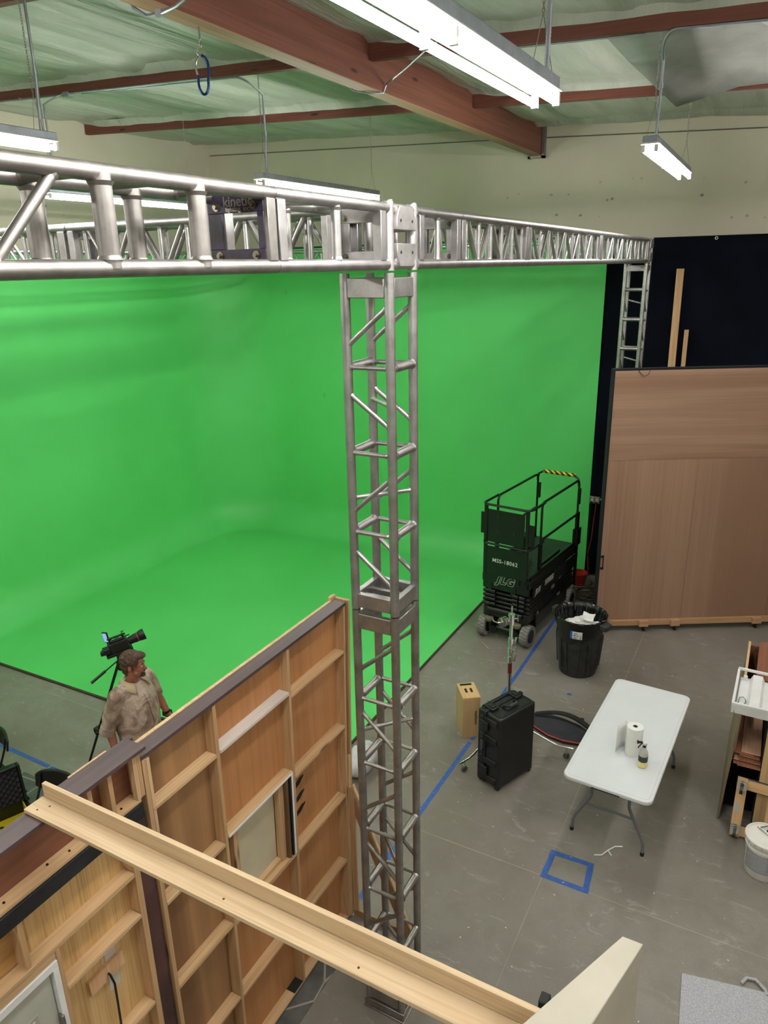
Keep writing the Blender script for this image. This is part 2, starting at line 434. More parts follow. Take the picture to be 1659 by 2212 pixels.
# ------------------------------------------------------------------ green cyclorama
cy = empty('green_screen_cyclorama', (-6.5, 8.3, 0), 'bright green painted cyclorama with curved corner and cove filling the far side', 'green screen')
off = Vector((-6.5, 8.3, 0))
def lo(p): return (p[0]-off.x, p[1]-off.y, p[2]-off.z)
Rc, rc, CX, CY, HT = 1.35, .60, -9.90, 11.5, 5.35
path = []
for x_ in (-2.50, -2.9, -3.3, -3.52): path.append(((x_, CY), (0, -1)))
for i in range(25): path.append(((-3.665+(-8.55+3.665)*i/24, CY), (0, -1)))
for i in range(1, 20):
    t = R(90+90*i/20); path.append(((CX+Rc+Rc*math.cos(t), CY-Rc+Rc*math.sin(t)), (-math.cos(t), -math.sin(t))))
for i in range(31): path.append(((CX, CY-Rc-(CY-Rc-1.0)*i/30), (1, 0)))
prof = [(0, HT), (0, 3.9), (0, 2.6), (0, 1.6), (0, 1.0)]+[(rc-rc*math.cos(R(a)), rc-rc*math.sin(R(a))) for a in range(0, 91, 9)]
prof[-1] = (rc, .02)
vs = []; m_ = len(prof)
for (p, n) in path:
    kq = .02 if p[0] > -3.6 and n == (0, -1) else 1
    for d, z in prof: vs.append(lo((p[0]+n[0]*d*kq, p[1]+n[1]*d*kq, max(z if z > rc-.001 else z if kq == 1 else z, .02 if kq == 1 else .003))))
fs = [(i*m_+j, (i+1)*m_+j, (i+1)*m_+j+1, i*m_+j+1) for i in range(len(path)-1) for j in range(m_-1)]
w = MB().add(vs, fs, True)
w.build('curved_wall', M['green'], cy)
# plain painted wall right of the cove, and backing thickness
MB().box(lo((-9.0, CY+.004, 0)), lo((-2.50, CY+.10, HT))).build('wall_backing', M['green'], cy)
MB().box(lo((-3.72, CY, HT)), lo((-2.50, CY+.1, HT+.03))).box(lo((-8.55, CY, HT)), lo((-3.7, CY+.1, HT+.03))).build('top_rail', plain('dark_green_edge', (30,60,44), .6), cy)
fp = [(-3.67, 5.23)]
fp += [(-3.67, CY-rc+.002)]
fp += [(p[0]+n[0]*(rc-.002), p[1]+n[1]*(rc-.002)) for p, n in path[5:]]
fp = [q for q in fp if q[1] >= 5.05]
fp += [(CX+rc, 5.11)]
MB().prism([(q[0]-off.x, q[1]-off.y) for q in fp], 'z', .002, .02).build('painted_floor', M['green'], cy)
ed = MB().box(lo((-3.67, 5.20, 0)), lo((-3.645, 11.48, .022)))
ed.hexa([lo((-9.9,5.09,0)),lo((-3.645,5.20,0)),lo((-3.645,5.23,0)),lo((-9.9,5.12,0))], [lo((-9.9,5.09,.022)),lo((-3.645,5.20,.022)),lo((-3.645,5.23,.022)),lo((-9.9,5.12,.022))])
ed.build('edge_strip', plain('dark_brown_edge', (62,48,38), .7, 0, .2, 10), cy)
mk = MB(); c = (-8.05, CY-.001, 2.05)
for x, z in ((-7.56, 2.74), (-8.3, 4.6)):
    mk.cbox(lo((x, CY-.002, z)), (.10, .003, .012)).cbox(lo((x, CY-.002, z)), (.012, .003, .10))
mk.build('tracking_mark', plain('pale_yellow_green_tape', (92,190,90), .6), cy)

# ------------------------------------------------------------------ black drape
vs, fs = grid(90, 16, lambda u, v: (-2.50+6.0*u, 11.52+.018*math.sin(u*60)*(1-.6*v)+.03*noise.noise(Vector((u*8, v*2, 0))), .06+(5.325-.06)*v))
dr = MB().add(vs, fs, True).build('black_drape', M['drape'])
so = dr.modifiers.new('t', 'SOLIDIFY'); so.thickness = .01
gr = MB()
for x in (-1.05, .4, 1.9): gr.lathe([(.012,-.002),(.022,-.002),(.022,.002),(.012,.002),(.012,-.002)], 14, M=axes((x, 11.48, 5.29), (1,0,0), (0,0,1), (0,-1,0)))
gr.build('grommet', M['steel'], dr)
tag(dr, 'navy black drape hanging on the back wall right of the green screen', 'curtain')

# blue tape
def tape(name, segs, label, group=None, w=.048):
    b = MB()
    for (x0, y0), (x1, y1) in segs:
        L = math.hypot(x1-x0, y1-y0); n = max(1, int(L/.06)); nx, ny = -(y1-y0)/L, (x1-x0)/L; vs = []
        for i in range(n+1):
            t = i/n; x = x0+(x1-x0)*t; y = y0+(y1-y0)*t
            a = w/2-.006*max(0, noise.noise(Vector((x*9, y*9, 1)))); c_ = w/2-.006*max(0, noise.noise(Vector((x*9, y*9, 5))))
            vs += [(x+nx*a, y+ny*a, .0018), (x-nx*c_, y-ny*c_, .0018), (x+nx*a, y+ny*a, .0002), (x-nx*c_, y-ny*c_, .0002)]
        fs = []
        for i in range(n):
            a = 4*i; fs += [(a, a+4, a+5, a+1), (a, a+2, a+6, a+4), (a+1, a+5, a+7, a+3), (a+2, a+3, a+7, a+6)]
        b.add(vs, fs)
    return tag(rebase(b.build(name, M['tape'])), label, 'tape', group)
tape('floor_tape_line', [((-2.53, 4.02), (-2.50, 6.4)), ((-2.50, 6.45), (-2.49, 9.75))], 'long straight line of blue tape on the floor running past the black case to the lift')
tape('floor_tape_line', [((-7.6, 3.985), (-6.36, 3.98)), ((-6.33, 3.975), (-2.56, 3.98))], 'blue tape line on the concrete behind the man and the chairs')
tape('floor_tape_square', [((-1.262, 5.255), (-.880, 5.262)), ((-.90, 5.234), (-.878, 4.990)), ((-.85, 4.963), (-1.262, 4.963)), ((-1.235, 4.990), (-1.235, 5.228))], 'small rectangle of blue tape on the floor below the white table', w=.052)
# debris
db = MB()
for i in range(260):
    x = random.uniform(-3.6, 1.0); y = random.uniform(3.9, 9.5)
    if i > 240: x = random.uniform(-8, -4.2); y = random.uniform(3.6, 5.0)
    s_ = random.choice((.002, .003, .004, .007)); a = random.random()*PI
    Mx = Matrix.Translation((x, y, .002)) @ Matrix.Rotation(a, 4, 'Z')
    db.box((-s_, -s_*.45, 0), (s_, s_*.45, .004), Mx)
tag(rebase(db.build('paint_chips', plain('pale_chips', (225,218,205), .7))), 'tiny pale chips and crumbs scattered over the concrete floor', 'debris', kind='stuff')
tag(rebase(MB().pipe([(-3.2,8.57,.006),(-3.12,8.5,.008),(-3.04,8.43,.006)], .006, 6).build('wood_splinter', M['pine_light'])), 'thin pale wood splinter on the floor in front of the lift', 'debris')
tag(rebase(MB().cbox((-1.774, 7.832, .004), (.05,.035,.006)).build('tape_scrap', M['tape'])), 'tiny scrap of blue tape on the floor near the trash can', 'tape')
tag(rebase(MB().pipe([(-.904,5.384,.006),(-.845,5.415,.006),(-.80,5.50,.012),(-.76,5.57,.006),(-.70,5.60,.006)], .006, 6).pipe([(-.805,5.495,.006),(-.765,5.445,.006)], .006, 6).build('white_cable_tie', M['white'])), 'bent white plastic cable tie on the floor beside the table leg', 'cable tie')
# ------------------------------------------------------------------ aluminium truss
H_ = .127; CR = .0254
class Truss:
    """box truss; local u along 'axis', a/b across"""
    def __init__(s, name, label, c, axis, u0, u1, mt, group=None, chords=True, H=H_):
        s.c = Vector(c); s.ax = axis; s.mt = mt; s.u0 = u0; s.u1 = u1; s.H = H
        base = {'x': Vector((u0, c[1], c[2]-H-CR)), 'y': Vector((c[0], u0, c[2]-H-CR)), 'z': Vector((c[0], c[1], u0))}[axis]
        s.base = base
        s.root = empty(name, base, label, 'truss', group=group)
        if chords:
            for a in (-1, 1):
                for b in (-1, 1):
                    MB().tube(s.P(u0, a, b), s.P(u1, a, b), CR, 20).build('chord', mt, s.root)
    def P(s, u, a, b):
        a *= s.H; b *= s.H
        w = {'x': Vector((u, s.c[1]+a, s.c[2]+b)), 'y': Vector((s.c[0]+a, u, s.c[2]+b)), 'z': Vector((s.c[0]+a, s.c[1]+b, u))}[s.ax]
        return w - s.base
    def tube(s, p, q, r=.0127, name='brace', mt=None, weld=True):
        p = Vector(p); q = Vector(q); m = MB().tube(p, q, r, 12)
        if weld:
            d = (q-p).normalized()
            for e, sg in ((p, 1), (q, -1)):
                m.tube(e+d*sg*(CR*.92), e+d*sg*(CR*.92+.012), r*1.22, 12, r*1.02)
        m.build(name, mt or s.mt, s.root)
    def square(s, u, faces='abAB', w=.05, name='end_post'):
        """square posts joining the chords at a frame; faces a,A = sides, b,B = bottom,top"""
        for f in faces:
            i = {'a': ((-1,-1),(-1,1)), 'A': ((1,-1),(1,1)), 'b': ((-1,-1),(1,-1)), 'B': ((-1,1),(1,1))}[f]
            p = s.P(u, *i[0]); q = s.P(u, *i[1])
            d = (q-p).normalized(); ax = {'x': (1,0,0), 'y': (0,1,0), 'z': (0,0,1)}[s.ax]
            MB().bar(p+d*.018, q-d*.018, .044, w, ax).build(name, s.mt, s.root, bevel=.003)
    def frame(s, u, th, mt, name='end_frame', bolt=True, w=.075, facing=-1):
        """flat plate frame with a square opening, across the truss at u"""
        o, i = s.H+.004, s.H-w+.012; b = MB()
        def bx(a0, a1, b0, b1):
            p = s.P(u, 0, 0)
            if s.ax == 'y': b.box((p.x+a0, p.y-th/2, p.z+b0), (p.x+a1, p.y+th/2, p.z+b1))
            elif s.ax == 'x': b.box((p.x-th/2, p.y+a0, p.z+b0), (p.x+th/2, p.y+a1, p.z+b1))
            else: b.box((p.x+a0, p.y+b0, p.z-th/2), (p.x+a1, p.y+b1, p.z+th/2))
        bx(-o, o, i, o); bx(-o, o, -o, -i); bx(-o, -i, -i, i); bx(i if facing else o-.03, o, -i, i)
        fr = b.build(name, mt, s.root, bevel=.002)
        if bolt:
            ax = {'x': Vector((1,0,0)), 'y': Vector((0,1,0)), 'z': Vector((0,0,1))}[s.ax]
            for a in (-1, 1):
                for c in (-1, 1):
                    p = s.P(u, a*.68, c*.68); q = MB()
                    for sg in (-1, 1):
                        e = p+ax*sg*th/2
                        q.tube(e, e+ax*sg*.004, .0155, 14).tube(e+ax*sg*.004, e+ax*sg*.015, .0085, 6)
                    q.build('bolt', M['bolt'], fr)
        return fr

TC = (-1.870, 3.397)          # tower centre
TZ = 5.140                    # run centre height
# --- near heavy truss (gunmetal pipes)
t = Truss('box_truss', 'nearest heavy grey pipe truss crossing the upper left of the view', (TC[0], 0, TZ), 'y', -.70, 2.36, M['alu_grey'], 'overhead truss sections')
for u in (-.4, .0, .40, .79, 1.57, 1.955):
    for a in (-1, 1): t.tube(t.P(u+(0 if a > 0 else -.03), a, -1), t.P(u+(0 if a > 0 else -.03), a, 1), .031)
t.tube(t.P(1.19, 1, -1), t.P(1.43, 1, 1), .016); t.tube(t.P(.45, 1, 1), t.P(.75, 1, -1), .016)
t.tube(t.P(.9, -1, -1), t.P(1.15, -1, 1), .016)
for u in (.3, .85, 1.12, 1.50, 1.78, 2.12):
    t.tube(t.P(u, -1, 1), t.P(u+.02, 1, 1), .019); t.tube(t.P(u, -1, -1), t.P(u+.02, 1, -1), .019)
t.square(2.328, 'aA'); t.square(-.66)
fr = t.frame(2.305, .010, M['purple'], w=.075, facing=0)
p = t.P(2.299, .12, .80)
text('painted_name', 'kinetic', .052, M['steel'], axes(p, (1,0,0), (0,0,1), (0,-1,0)), fr, .0004, .0006)
p = t.P(2.299, .12, .60)
text('painted_name', 'lighting, inc.', .025, M['steel'], axes(p, (1,0,0), (0,0,1), (0,-1,0)), fr, .0004, .0003)
# --- short section before the junction
t = Truss('box_truss', 'short bright truss section joined to the left of the corner junction', (TC[0], 0, TZ), 'y', 2.362, 3.245, M['alu'], 'overhead truss sections')
t.square(2.392, 'aA'); t.square(3.185, 'aA'); t.square(2.40, 'B', .03); t.square(3.17, 'b', .03)
for a in (-1, 1): t.tube(t.P(2.80, a, -1), t.P(2.80, a, 1), .021)
t.tube(t.P(2.62, -1, 1), t.P(2.80, 1, 1), .016); t.tube(t.P(3.0, -1, 1), t.P(3.02, 1, 1), .016); t.tube(t.P(2.8, -1, -1), t.P(2.8, 1, -1), .016)
t.frame(3.232, .012, M['alu_cast'])
# --- junction block
def corner_block(cx, cy, label, rich=True):
    t = Truss('truss_junction_block', label, (cx, cy, 0), 'z', TZ-.155, TZ+.155, M['alu_cast'], 'truss corner blocks')
    cz = TZ-t.base.z
    for z in (-.127, .127):
        for s_, (p, q) in enumerate((((-1,-1),(1,-1)), ((1,-1),(1,1)), ((1,1),(-1,1)), ((-1,1),(-1,-1)))):
            MB().tube(Vector((p[0]*H_, p[1]*H_, cz+z)), Vector((q[0]*H_, q[1]*H_, cz+z)), .022, 14).build('block_rail', M['alu_cast'], t.root)
    up = [(-.10, .0), (.10, .0), (.10, .055), (.070, .108), (-.070, .108), (-.10, .055)]
    def plate(o, xa, sg):
        poly = up if sg > 0 else [(a, -b) for a, b in up][::-1]
        b = MB(); Mx = axes(o, xa, (0,0,1), Vector(xa).cross(Vector((0,0,1))))
        b.prism(poly, 'z', -.006, .022, Mx)
        pl = b.build('bolt_plate', M['alu_cast'], t.root, bevel=.003)
        h = MB()
        for q in (-.062, .062): h.tube(Mx @ Vector((q, .042*sg, .0205)), Mx @ Vector((q, .042*sg, .0228)), .008, 12)
        h.build('bolt_hole', M['black_matte'], pl)
    plate((H_+.012, 0, cz+.030), (0,1,0), 1); plate((H_+.012, 0, cz-.030), (0,1,0), -1)
    plate((0, H_+.012, cz+.030), (-1,0,0), 1); plate((0, H_+.012, cz-.030), (-1,0,0), -1)
    for x, y in ((-1,-1), (1,-1), (1,1), (-1,1)):
        MB().tube((x*(H_+.012), y*(H_+.0), cz+.148), (x*(H_+.012), y*H_, cz+.162), .012, 8).build('bolt', M['steel'], t.root)
    return t
corner_block(TC[0], TC[1], 'welded aluminium junction block with bolt plates on top of the front tower')
corner_block(TC[0], 10.45, 'far aluminium junction block above the tower at the black drape')
# --- run to the right / away
def lattice(t, u0, u1, n, r=.0125, faces='aAB', phase=0):
    st = (u1-u0)/n
    for f in faces:
        fi = {'a': lambda u, k: t.P(u, -1, k), 'A': lambda u, k: t.P(u, 1, k), 'b': lambda u, k: t.P(u, k, -1), 'B': lambda u, k: t.P(u, k, 1)}[f]
        for i in range(n+1):
            if f in 'aA' or i % 2 == 0: t.tube(fi(u0+i*st, -1), fi(u0+i*st, 1), r)
        for i in range(n):
            k = 1 if (i+phase+(f == 'a')) % 2 else -1
            t.tube(fi(u0+(i+.10)*st, -k), fi(u0+(i+.90)*st, k), r)
t = Truss('box_truss', 'short truss section joined to the right of the corner junction', (TC[0], 0, TZ), 'y', 3.549, 4.125, M['alu'], 'overhead truss sections')
t.square(3.60, 'aA'); t.square(4.085, 'aA'); t.frame(3.575, .012, M['alu_cast']); t.frame(4.10, .012, M['alu_cast'])
for a in (-1, 1): t.tube(t.P(3.83, a, -1), t.P(3.83, a, 1), .016)
t.tube(t.P(3.75, -1, 1), t.P(3.9, 1, 1), .014); t.tube(t.P(3.83, -1, -1), t.P(3.83, 1, -1), .014)
for u0, u1, n, lb in ((4.130, 5.350, 5, 'lattice truss section just beyond the short one on the run to the far corner'),
                      (5.356, 7.630, 9, 'long middle lattice truss section on the run to the far corner'),
                      (7.636, 10.295, 10, 'farthest lattice truss section ending at the black drape')):
    t = Truss('box_truss', lb, (TC[0], 0, TZ), 'y', u0, u1, M['alu'], 'overhead truss sections')
    t.square(u0+.028, 'aA'); t.square(u1-.028, 'aA'); t.frame(u0+.01, .01, M['alu_cast']); t.frame(u1-.01, .01, M['alu_cast'], bolt=u1 < 8)
    lattice(t, u0+.10, u1-.10, n)
# --- arm to the left from the junction (behind the near truss)
segs = [(-3.955, -2.028, 8, 'truss section running left from the back of the junction block'),
        (-6.395, -3.961, 8, 'second truss section running left behind the near pipe truss'),
        (-8.24, -6.401, 6, 'third truss section running left toward the side wall')]
for u0, u1, n, lb in segs:
    t = Truss('box_truss', lb, (0, TC[1], TZ), 'x', u0, u1, M['alu'], 'overhead truss sections')
    t.square(u0+.03, 'aA'); t.square(u1-.05, 'aA', .06); t.frame(u0+.02, .01, M['alu_cast']); t.frame(u1-.06, .01, M['alu_cast'])
    lattice(t, u0+.14, u1-.16, n, .0135, 'aAB', 1)
# --- far left run and back run
for u0, u1, n, lb in ((3.57, 7.0, 10, 'distant side truss above the left wall of the green screen'), (7.006, 10.295, 10, 'farther part of the side truss above the left wall')):
    t = Truss('box_truss', lb, (-8.40, 0, TZ), 'y', u0, u1, M['alu'], 'overhead truss sections')
    lattice(t, u0+.1, u1-.1, n, .0125, 'aA')
for u0, u1, n, lb in ((-8.24, -5.2, 10, 'distant back truss left part in front of the green back wall'), (-5.194, -2.03, 10, 'distant back truss right part meeting the far junction')):
    t = Truss('box_truss', lb, (0, 10.45, TZ), 'x', u0, u1, M['alu'], 'overhead truss sections')
    lattice(t, u0+.1, u1-.1, n, .0125, 'aA')
corner_block(-8.40, 10.45, 'small distant junction block over the curved green corner')

# --- towers
def tower(cx, cy, label, z0, z1, rungs, diags, crosses, mt, top=True, far=False, bottom=True):
    t = Truss('truss_tower_section', label, (cx, cy, 0), 'z', z0, z1, mt, 'upright tower truss')
    def ring(z, h):
        for (p, q) in (((-1,-1),(1,-1)), ((1,-1),(1,1)), ((1,1),(-1,1)), ((-1,1),(-1,-1))):
            a = t.P(z, *p); b = t.P(z, *q); d = (b-a).normalized()
            MB().bar(a+d*.022, b-d*.022, .034, h, (0,0,1)).build('end_plate', mt, t.root, bevel=.004)
    if bottom: ring(z0+.055, .085)
    if top: ring(z1-.07, .095)
    if bottom and not far:
        for y in (-.045, .045):
            MB().bar(t.P(z0+.04, -1, 0)+Vector((0,y,0)), t.P(z0+.04, 1, 0)+Vector((0,y,0)), .03, .04).build('cross_bar', mt, t.root, bevel=.003)
    for z in rungs:
        for s_ in (-1, 1):
            t.tube(t.P(z, -1, s_), t.P(z, 1, s_), .0125)          # thin rungs front/back
            t.tube(t.P(z, s_, -1), t.P(z, s_, 1), .0235)          # thick rungs at the sides
    for zl, zr in diags:
        for s_ in (-1, 1): t.tube(t.P(zl, -1, s_), t.P(zr, 1, s_), .0135)
    for z, k in crosses: t.tube(t.P(z, -1, k), t.P(z+.01, 1, -k), .0125)
    return t
tower(TC[0], TC[1], 'bright aluminium upper section of the front truss tower', 3.135, 4.975, (4.513, 4.058, 3.605),
      ((4.617, 4.824), (4.38, 4.20), (3.716, 3.94), (3.499, 3.296)), ((4.31, 1), (3.80, -1)), M['alu'])
tower(TC[0], TC[1], 'darker dull grey lower section of the front truss tower', .085, 3.128, (2.532, 2.067, 1.559, 1.068, .60),
      ((2.72, 2.935), (2.446, 2.213), (1.706, 1.908), (1.46, 1.21), (.74, .95), (.5, .25)), ((2.30, -1), (1.32, 1)), M['alu_dark'])
b = MB().box((-.16,-.16,0), (.16,.16,.012))
for s_ in (-1, 1):
    b.bar((-.155, s_*.130, .045), (.155, s_*.130, .045), .045, .06).bar((s_*.130,-.107,.044), (s_*.130,.107,.044), .045, .058)
o = b.build('tower_base_plate', M['alu_dark'], None, bevel=.003); o.location = (TC[0], TC[1], .001)
tag(o, 'grey metal base frame on the floor under the front truss tower', 'base plate')
r = (4.66, 4.28, 3.90, 3.50, 3.10, 2.7, 2.3, 1.9, 1.5, 1.1, .7, .3)
t = Truss('truss_tower_section', 'far aluminium truss tower rising behind the plywood wall at the drape', (TC[0], 10.45, 0), 'z', .03, 4.98, M['alu'], 'upright tower truss')
for (p, q) in (((-1,-1),(1,-1)), ((1,-1),(1,1)), ((1,1),(-1,1)), ((-1,1),(-1,-1))):
    MB().bar(t.P(4.925, *p), t.P(4.925, *q), .03, .07, (0,0,1)).build('end_plate', M['alu'], t.root)
for i, z in enumerate(r):
    for s_ in (-1, 1):
        t.tube(t.P(z, -1, s_), t.P(z, 1, s_), .0235 if s_ < 0 else .0127); t.tube(t.P(z-.02, s_, -1), t.P(z-.02, s_, 1), .0127)
    if i % 2 == 0: t.tube(t.P(z-.14, -1, 1), t.P(z-.20, 1, 1), .0127)
    for s_ in (-1, 1): t.tube(t.P(z-.08, s_, -1), t.P(z-.3, s_, 1), .0127)
tag(t.root, t.root['label'], 'truss', 'upright tower truss')
# ------------------------------------------------------------------ fluorescent fixtures
def chain(b, p0, p1, link=.022, r=.0022):
    p0 = Vector(p0); p1 = Vector(p1); L = (p1-p0).length; n = int(L/(link*.78)); d = (p1-p0)/L
    _, a, c = frame_of(d)
    for i in range(n):
        o = p0+d*(i+.5)*L/n; s_ = a if i % 2 else c; pts = []
        for k in range(8):
            t = 2*PI*k/8; pts.append(o+d*math.cos(t)*link*.5+s_*math.sin(t)*link*.27)
        b.pipe(pts, r, 4, closed=True)
def flex(b, p0, p1, r=.013):
    p0 = Vector(p0); p1 = Vector(p1); L = (p1-p0).length; n = int(L/.014); pts = []; rad = []
    for i in range(n*2+1):
        pts.append(p0+(p1-p0)*i/(n*2)); rad.append(r if i % 2 else r*.8)
    b.pipe(pts, r, 10, radii=rad)
def fixture(x, y0, label, rz=0, tilt=0, side=-1, full=True, cond=None, z=5.885, pipe=True, py=None, fl=.42):
    """2.44 m strip fixture from y0 to y0+2.44, reflector at z 5.93"""
    L = 2.44
    rt = empty('fluorescent_fixture', (x, y0, z), label, 'ceiling light', group='hanging fluorescent fixtures')
    rt.rotation_euler = (tilt, 0, rz)
    hs = MB().box((-.060, 0, .015), (.060, L, .065)).build('housing', M['galv'], rt, bevel=.004)
    rf = MB(); rf.hexa([(-.072,0,.006),(.072,0,.006),(.072,L,.006),(-.072,L,.006)], [(-.06,0,.017),(.06,0,.017),(.06,L,.017),(-.06,L,.017)])
    rf.build('reflector', M['white'], rt)
    for e in (0, L/2, L):
        for s_ in (-.05, .05):
            y = e+(.012 if e == 0 else -.012 if e == L else 0)
            b = MB().box((s_-.014, y-.011, -.052), (s_+.014, y+.011, 0))
            b.build('lamp_holder', M['white'], rt)
    for s_ in (-.05, .05):
        for a in (.03, L/2+.02):
            tb = MB().tube((s_, a, -.034), (s_, a+1.17, -.034), .0165, 14)
            tb.build('fluorescent_tube', M['tube_dim'] if x < -7 else M['tube_light'], rt)
    if full:
        zt = zroof(x)+.01-z
        for y in (.10, L-.10):
            c = MB().tube((-.05, y, .065), (0, y, .30), .0022, 5).tube((.05, y, .065), (0, y, .30), .0022, 5)
            chain(c, (0, y, .30), (0, y, zt))
            c.build('chain', M['steel'], rt)
        if not pipe: return rt
        y = .10 if side < 0 else L-.10
        c = MB(); flex(c, (.025, y, .06), (.03, y+.02, fl)); c.tube((.03, y+.02, fl-.01), (.03, y+.02, fl+.03), .016, 10)
        cd_ = cond or 1; zq = zroof(x)-.145-z
        if py is not None:
            yq = py-y0; pts = [(.03, y+.02, fl+.03), (.03, y+.02, zq-.25)]
            for a in range(0, 91, 15): pts.append((.03+cd_*.12*(1-math.cos(R(a))), y+.02+(yq-y-.02)*math.sin(R(a)), zq-.12+.12*math.sin(R(a))))
            pts.append((.03+cd_*2.3, yq, zq-.048*cd_*2.3)); c.pipe(pts, .010, 8); c.build('conduit', M['galv'], rt); return rt
        pts = [(.03, y+.02, fl+.03), (.03, y+.02, zt-.16)]
        for a in range(0, 91, 15): pts.append((.03+(cond or 1)*(.12-.12*math.cos(R(a))), y+.02, zt-.16+.12*math.sin(R(a))))
        pts.append((.03+(cond or 1)*.9, y+.02, zt-.04-.048*(cond or 1)*.9+.0))
        c.pipe(pts, .010, 8); c.build('conduit', M['galv'], rt)
    return rt
fixture(-1.10, 1.235, 'largest bright fluorescent fixture hanging nearest, top centre', R(.6), R(.8), 1, cond=-1, z=5.70, fl=.85)
fixture(-1.18, 6.66, 'fluorescent fixture hanging alone against the cream wall at the right', R(1), 0, -1, cond=1, py=6.455)
fixture(-5.02, 6.60, 'fluorescent fixture seen just above the truss joint, left of centre', R(-.6), 0, -1, cond=-1, py=6.455)
fixture(-7.72, 6.15, 'fluorescent fixture seen through the near truss against the left wall', R(-1), 0, -1, cond=1, py=6.455)
fixture(-4.80, 1.50, 'fluorescent fixture cut by the left edge above the near truss', 0, 0, 1, cond=-1)
for x, y in ((2.4, 2.3), (2.4, 6.66), (-8.0, 1.5)):
    fixture(x, y, 'fluorescent fixture of the ceiling rows beyond the photo edge', 0, 0, 1)
for x, y in ((-1.3, -2.6), (-4.8, -2.6), (2.4, -2.6)):
    fixture(x, y, 'fluorescent fixture of the ceiling row behind the viewpoint', 0, 0, 1)
# conduit along purlins, junction box
cb = MB()
pc = PURL[2]                                   # purlin at 6.48
def zp(x): return zroof(x)-.145
cb.pipe([(-9.9, pc-.02, zp(-9.9)), (-7.55, pc-.02, zp(-7.55))], .009, 8)
co_ = rebase(cb.build('ceiling_conduit', M['galv'])); tag(co_, 'thin grey conduit with a junction box strapped under the second roof purlin', 'conduit'); L0 = co_.location
MB().cbox((-7.5-L0.x, pc-.02-L0.y, zp(-7.5)-L0.z), (.10, .07, .05)).build('junction_box', M['galv'], co_, bevel=.003)
for x in (-9.2, -8.3): MB().cbox((x-L0.x, pc-.02-L0.y, zp(x)+.004-L0.z), (.02, .04, .03)).build('strap', M['galv'], co_)
cb = MB(); cb.pipe([(-3.0, 6.47, zp(-3.0)), (-1.25, 6.47, zp(-1.25))], .009, 8)
tag(rebase(cb.build('ceiling_conduit', M['galv'])), 'conduit running under the purlin at the upper right', 'conduit')
cb = MB(); cb.pipe([(-3.80, 3.80, 6.60), (-3.80, 3.86, 6.54), (-3.787, 3.947, 6.515), (-3.679, 3.954, 6.51), (-3.50, 3.91, 6.512), (-3.41, 3.89, 6.53), (-3.2, 3.88, 6.66), (-2.9, 3.86, 6.80)], .011, 8)
cb.cbox((-3.679, 3.954, 6.515), (.05, .03, .04))
tag(rebase(cb.build('ceiling_conduit', M['galv'])), 'grey conduit crossing under the big beam at the top left', 'conduit')
cb = MB(); cb.pipe([(-3.86, 6.45, 6.60), (-3.80, 6.50, 6.535), (-3.688, 6.61, 6.517), (-3.60, 6.70, 6.53), (-3.575, 6.72, 6.60), (-3.2, 6.4, 6.63), (-2.81, 6.04, 6.66), (-2.4, 5.8, 6.72)], .008, 8)
tag(rebase(cb.build('ceiling_conduit', M['galv'])), 'thin grey cable bending under the big beam at its middle', 'conduit')
# carabiner hanging from the beam
cr = empty('carabiner', (-3.70, 4.33, 6.25), 'blue oval carabiner hanging from an eye under the big beam', 'carabiner')
oval = [(0, max(-.8, min(.8, math.cos(2*PI*k/24)))*1.15*.040*(1.12 if math.sin(2*PI*k/24) > 0 else .9), math.sin(2*PI*k/24)*.115) for k in range(24)]
Rz = Matrix.Rotation(R(118), 4, 'Z')
MB().pipe([Rz @ Vector(p) for p in oval[6:24]+oval[0:1]], .009, 8).build('hook', plain('blue_anodised', (34,52,104), .3, .8), cr)
MB().pipe([Rz @ Vector(p) for p in oval[0:7]], .0065, 8).build('gate', M['chrome'], cr)
e = MB(); e.pipe([Rz @ Vector((0, math.cos(2*PI*k/12)*.026, .137+math.sin(2*PI*k/12)*.026)) for k in range(12)], .005, 6, closed=True)
chain(e, (0,0,.155), (0,0,.22), .03, .004); e.tube((0,0,.215), (0,0,.30), .006, 8); e.build('eye', M['steel'], cr)
# small hooks under right purlins
for x, y in ((-2.35, 6.48), (-1.65, 8.92)):
    o = MB().tube((x, y, zroof(x)-.13), (x, y, zroof(x)-.17), .004, 6).pipe([(x, y+math.cos(2*PI*k/10)*.013, zroof(x)-.185+math.sin(2*PI*k/10)*.013) for k in range(9)], .003, 6).build('eye_hook', M['steel'])
    tag(rebase(o), 'small metal eye hook under the %s purlin at the right' % ('nearer' if y < 7 else 'farther'), 'hook')
# ------------------------------------------------------------------ wooden set wall (framed flats)
XF, XS = -2.500, -2.575                    # frame face, skin
def flat_root(name, y, label): return empty(name, (XF-.04, y, 0), label, 'set wall')
def fb(root, name, mt, x0, y0, z0, x1, y1, z1, bevel=.002, sh=None, label=None):
    o = root.location; b = MB()
    def S(y, z): return y + (sh(y, z) if sh else 0)
    lo4 = [(x0, S(y0,z0), z0), (x1, S(y0,z0), z0), (x1, S(y1,z0), z0), (x0, S(y1,z0), z0)]
    hi4 = [(x0, S(y0,z1), z1), (x1, S(y0,z1), z1), (x1, S(y1,z1), z1), (x0, S(y1,z1), z1)]
    b.hexa([Vector(p)-o for p in lo4], [Vector(p)-o for p in hi4])
    return b.build(name, mt, root, bevel=bevel, label=label)
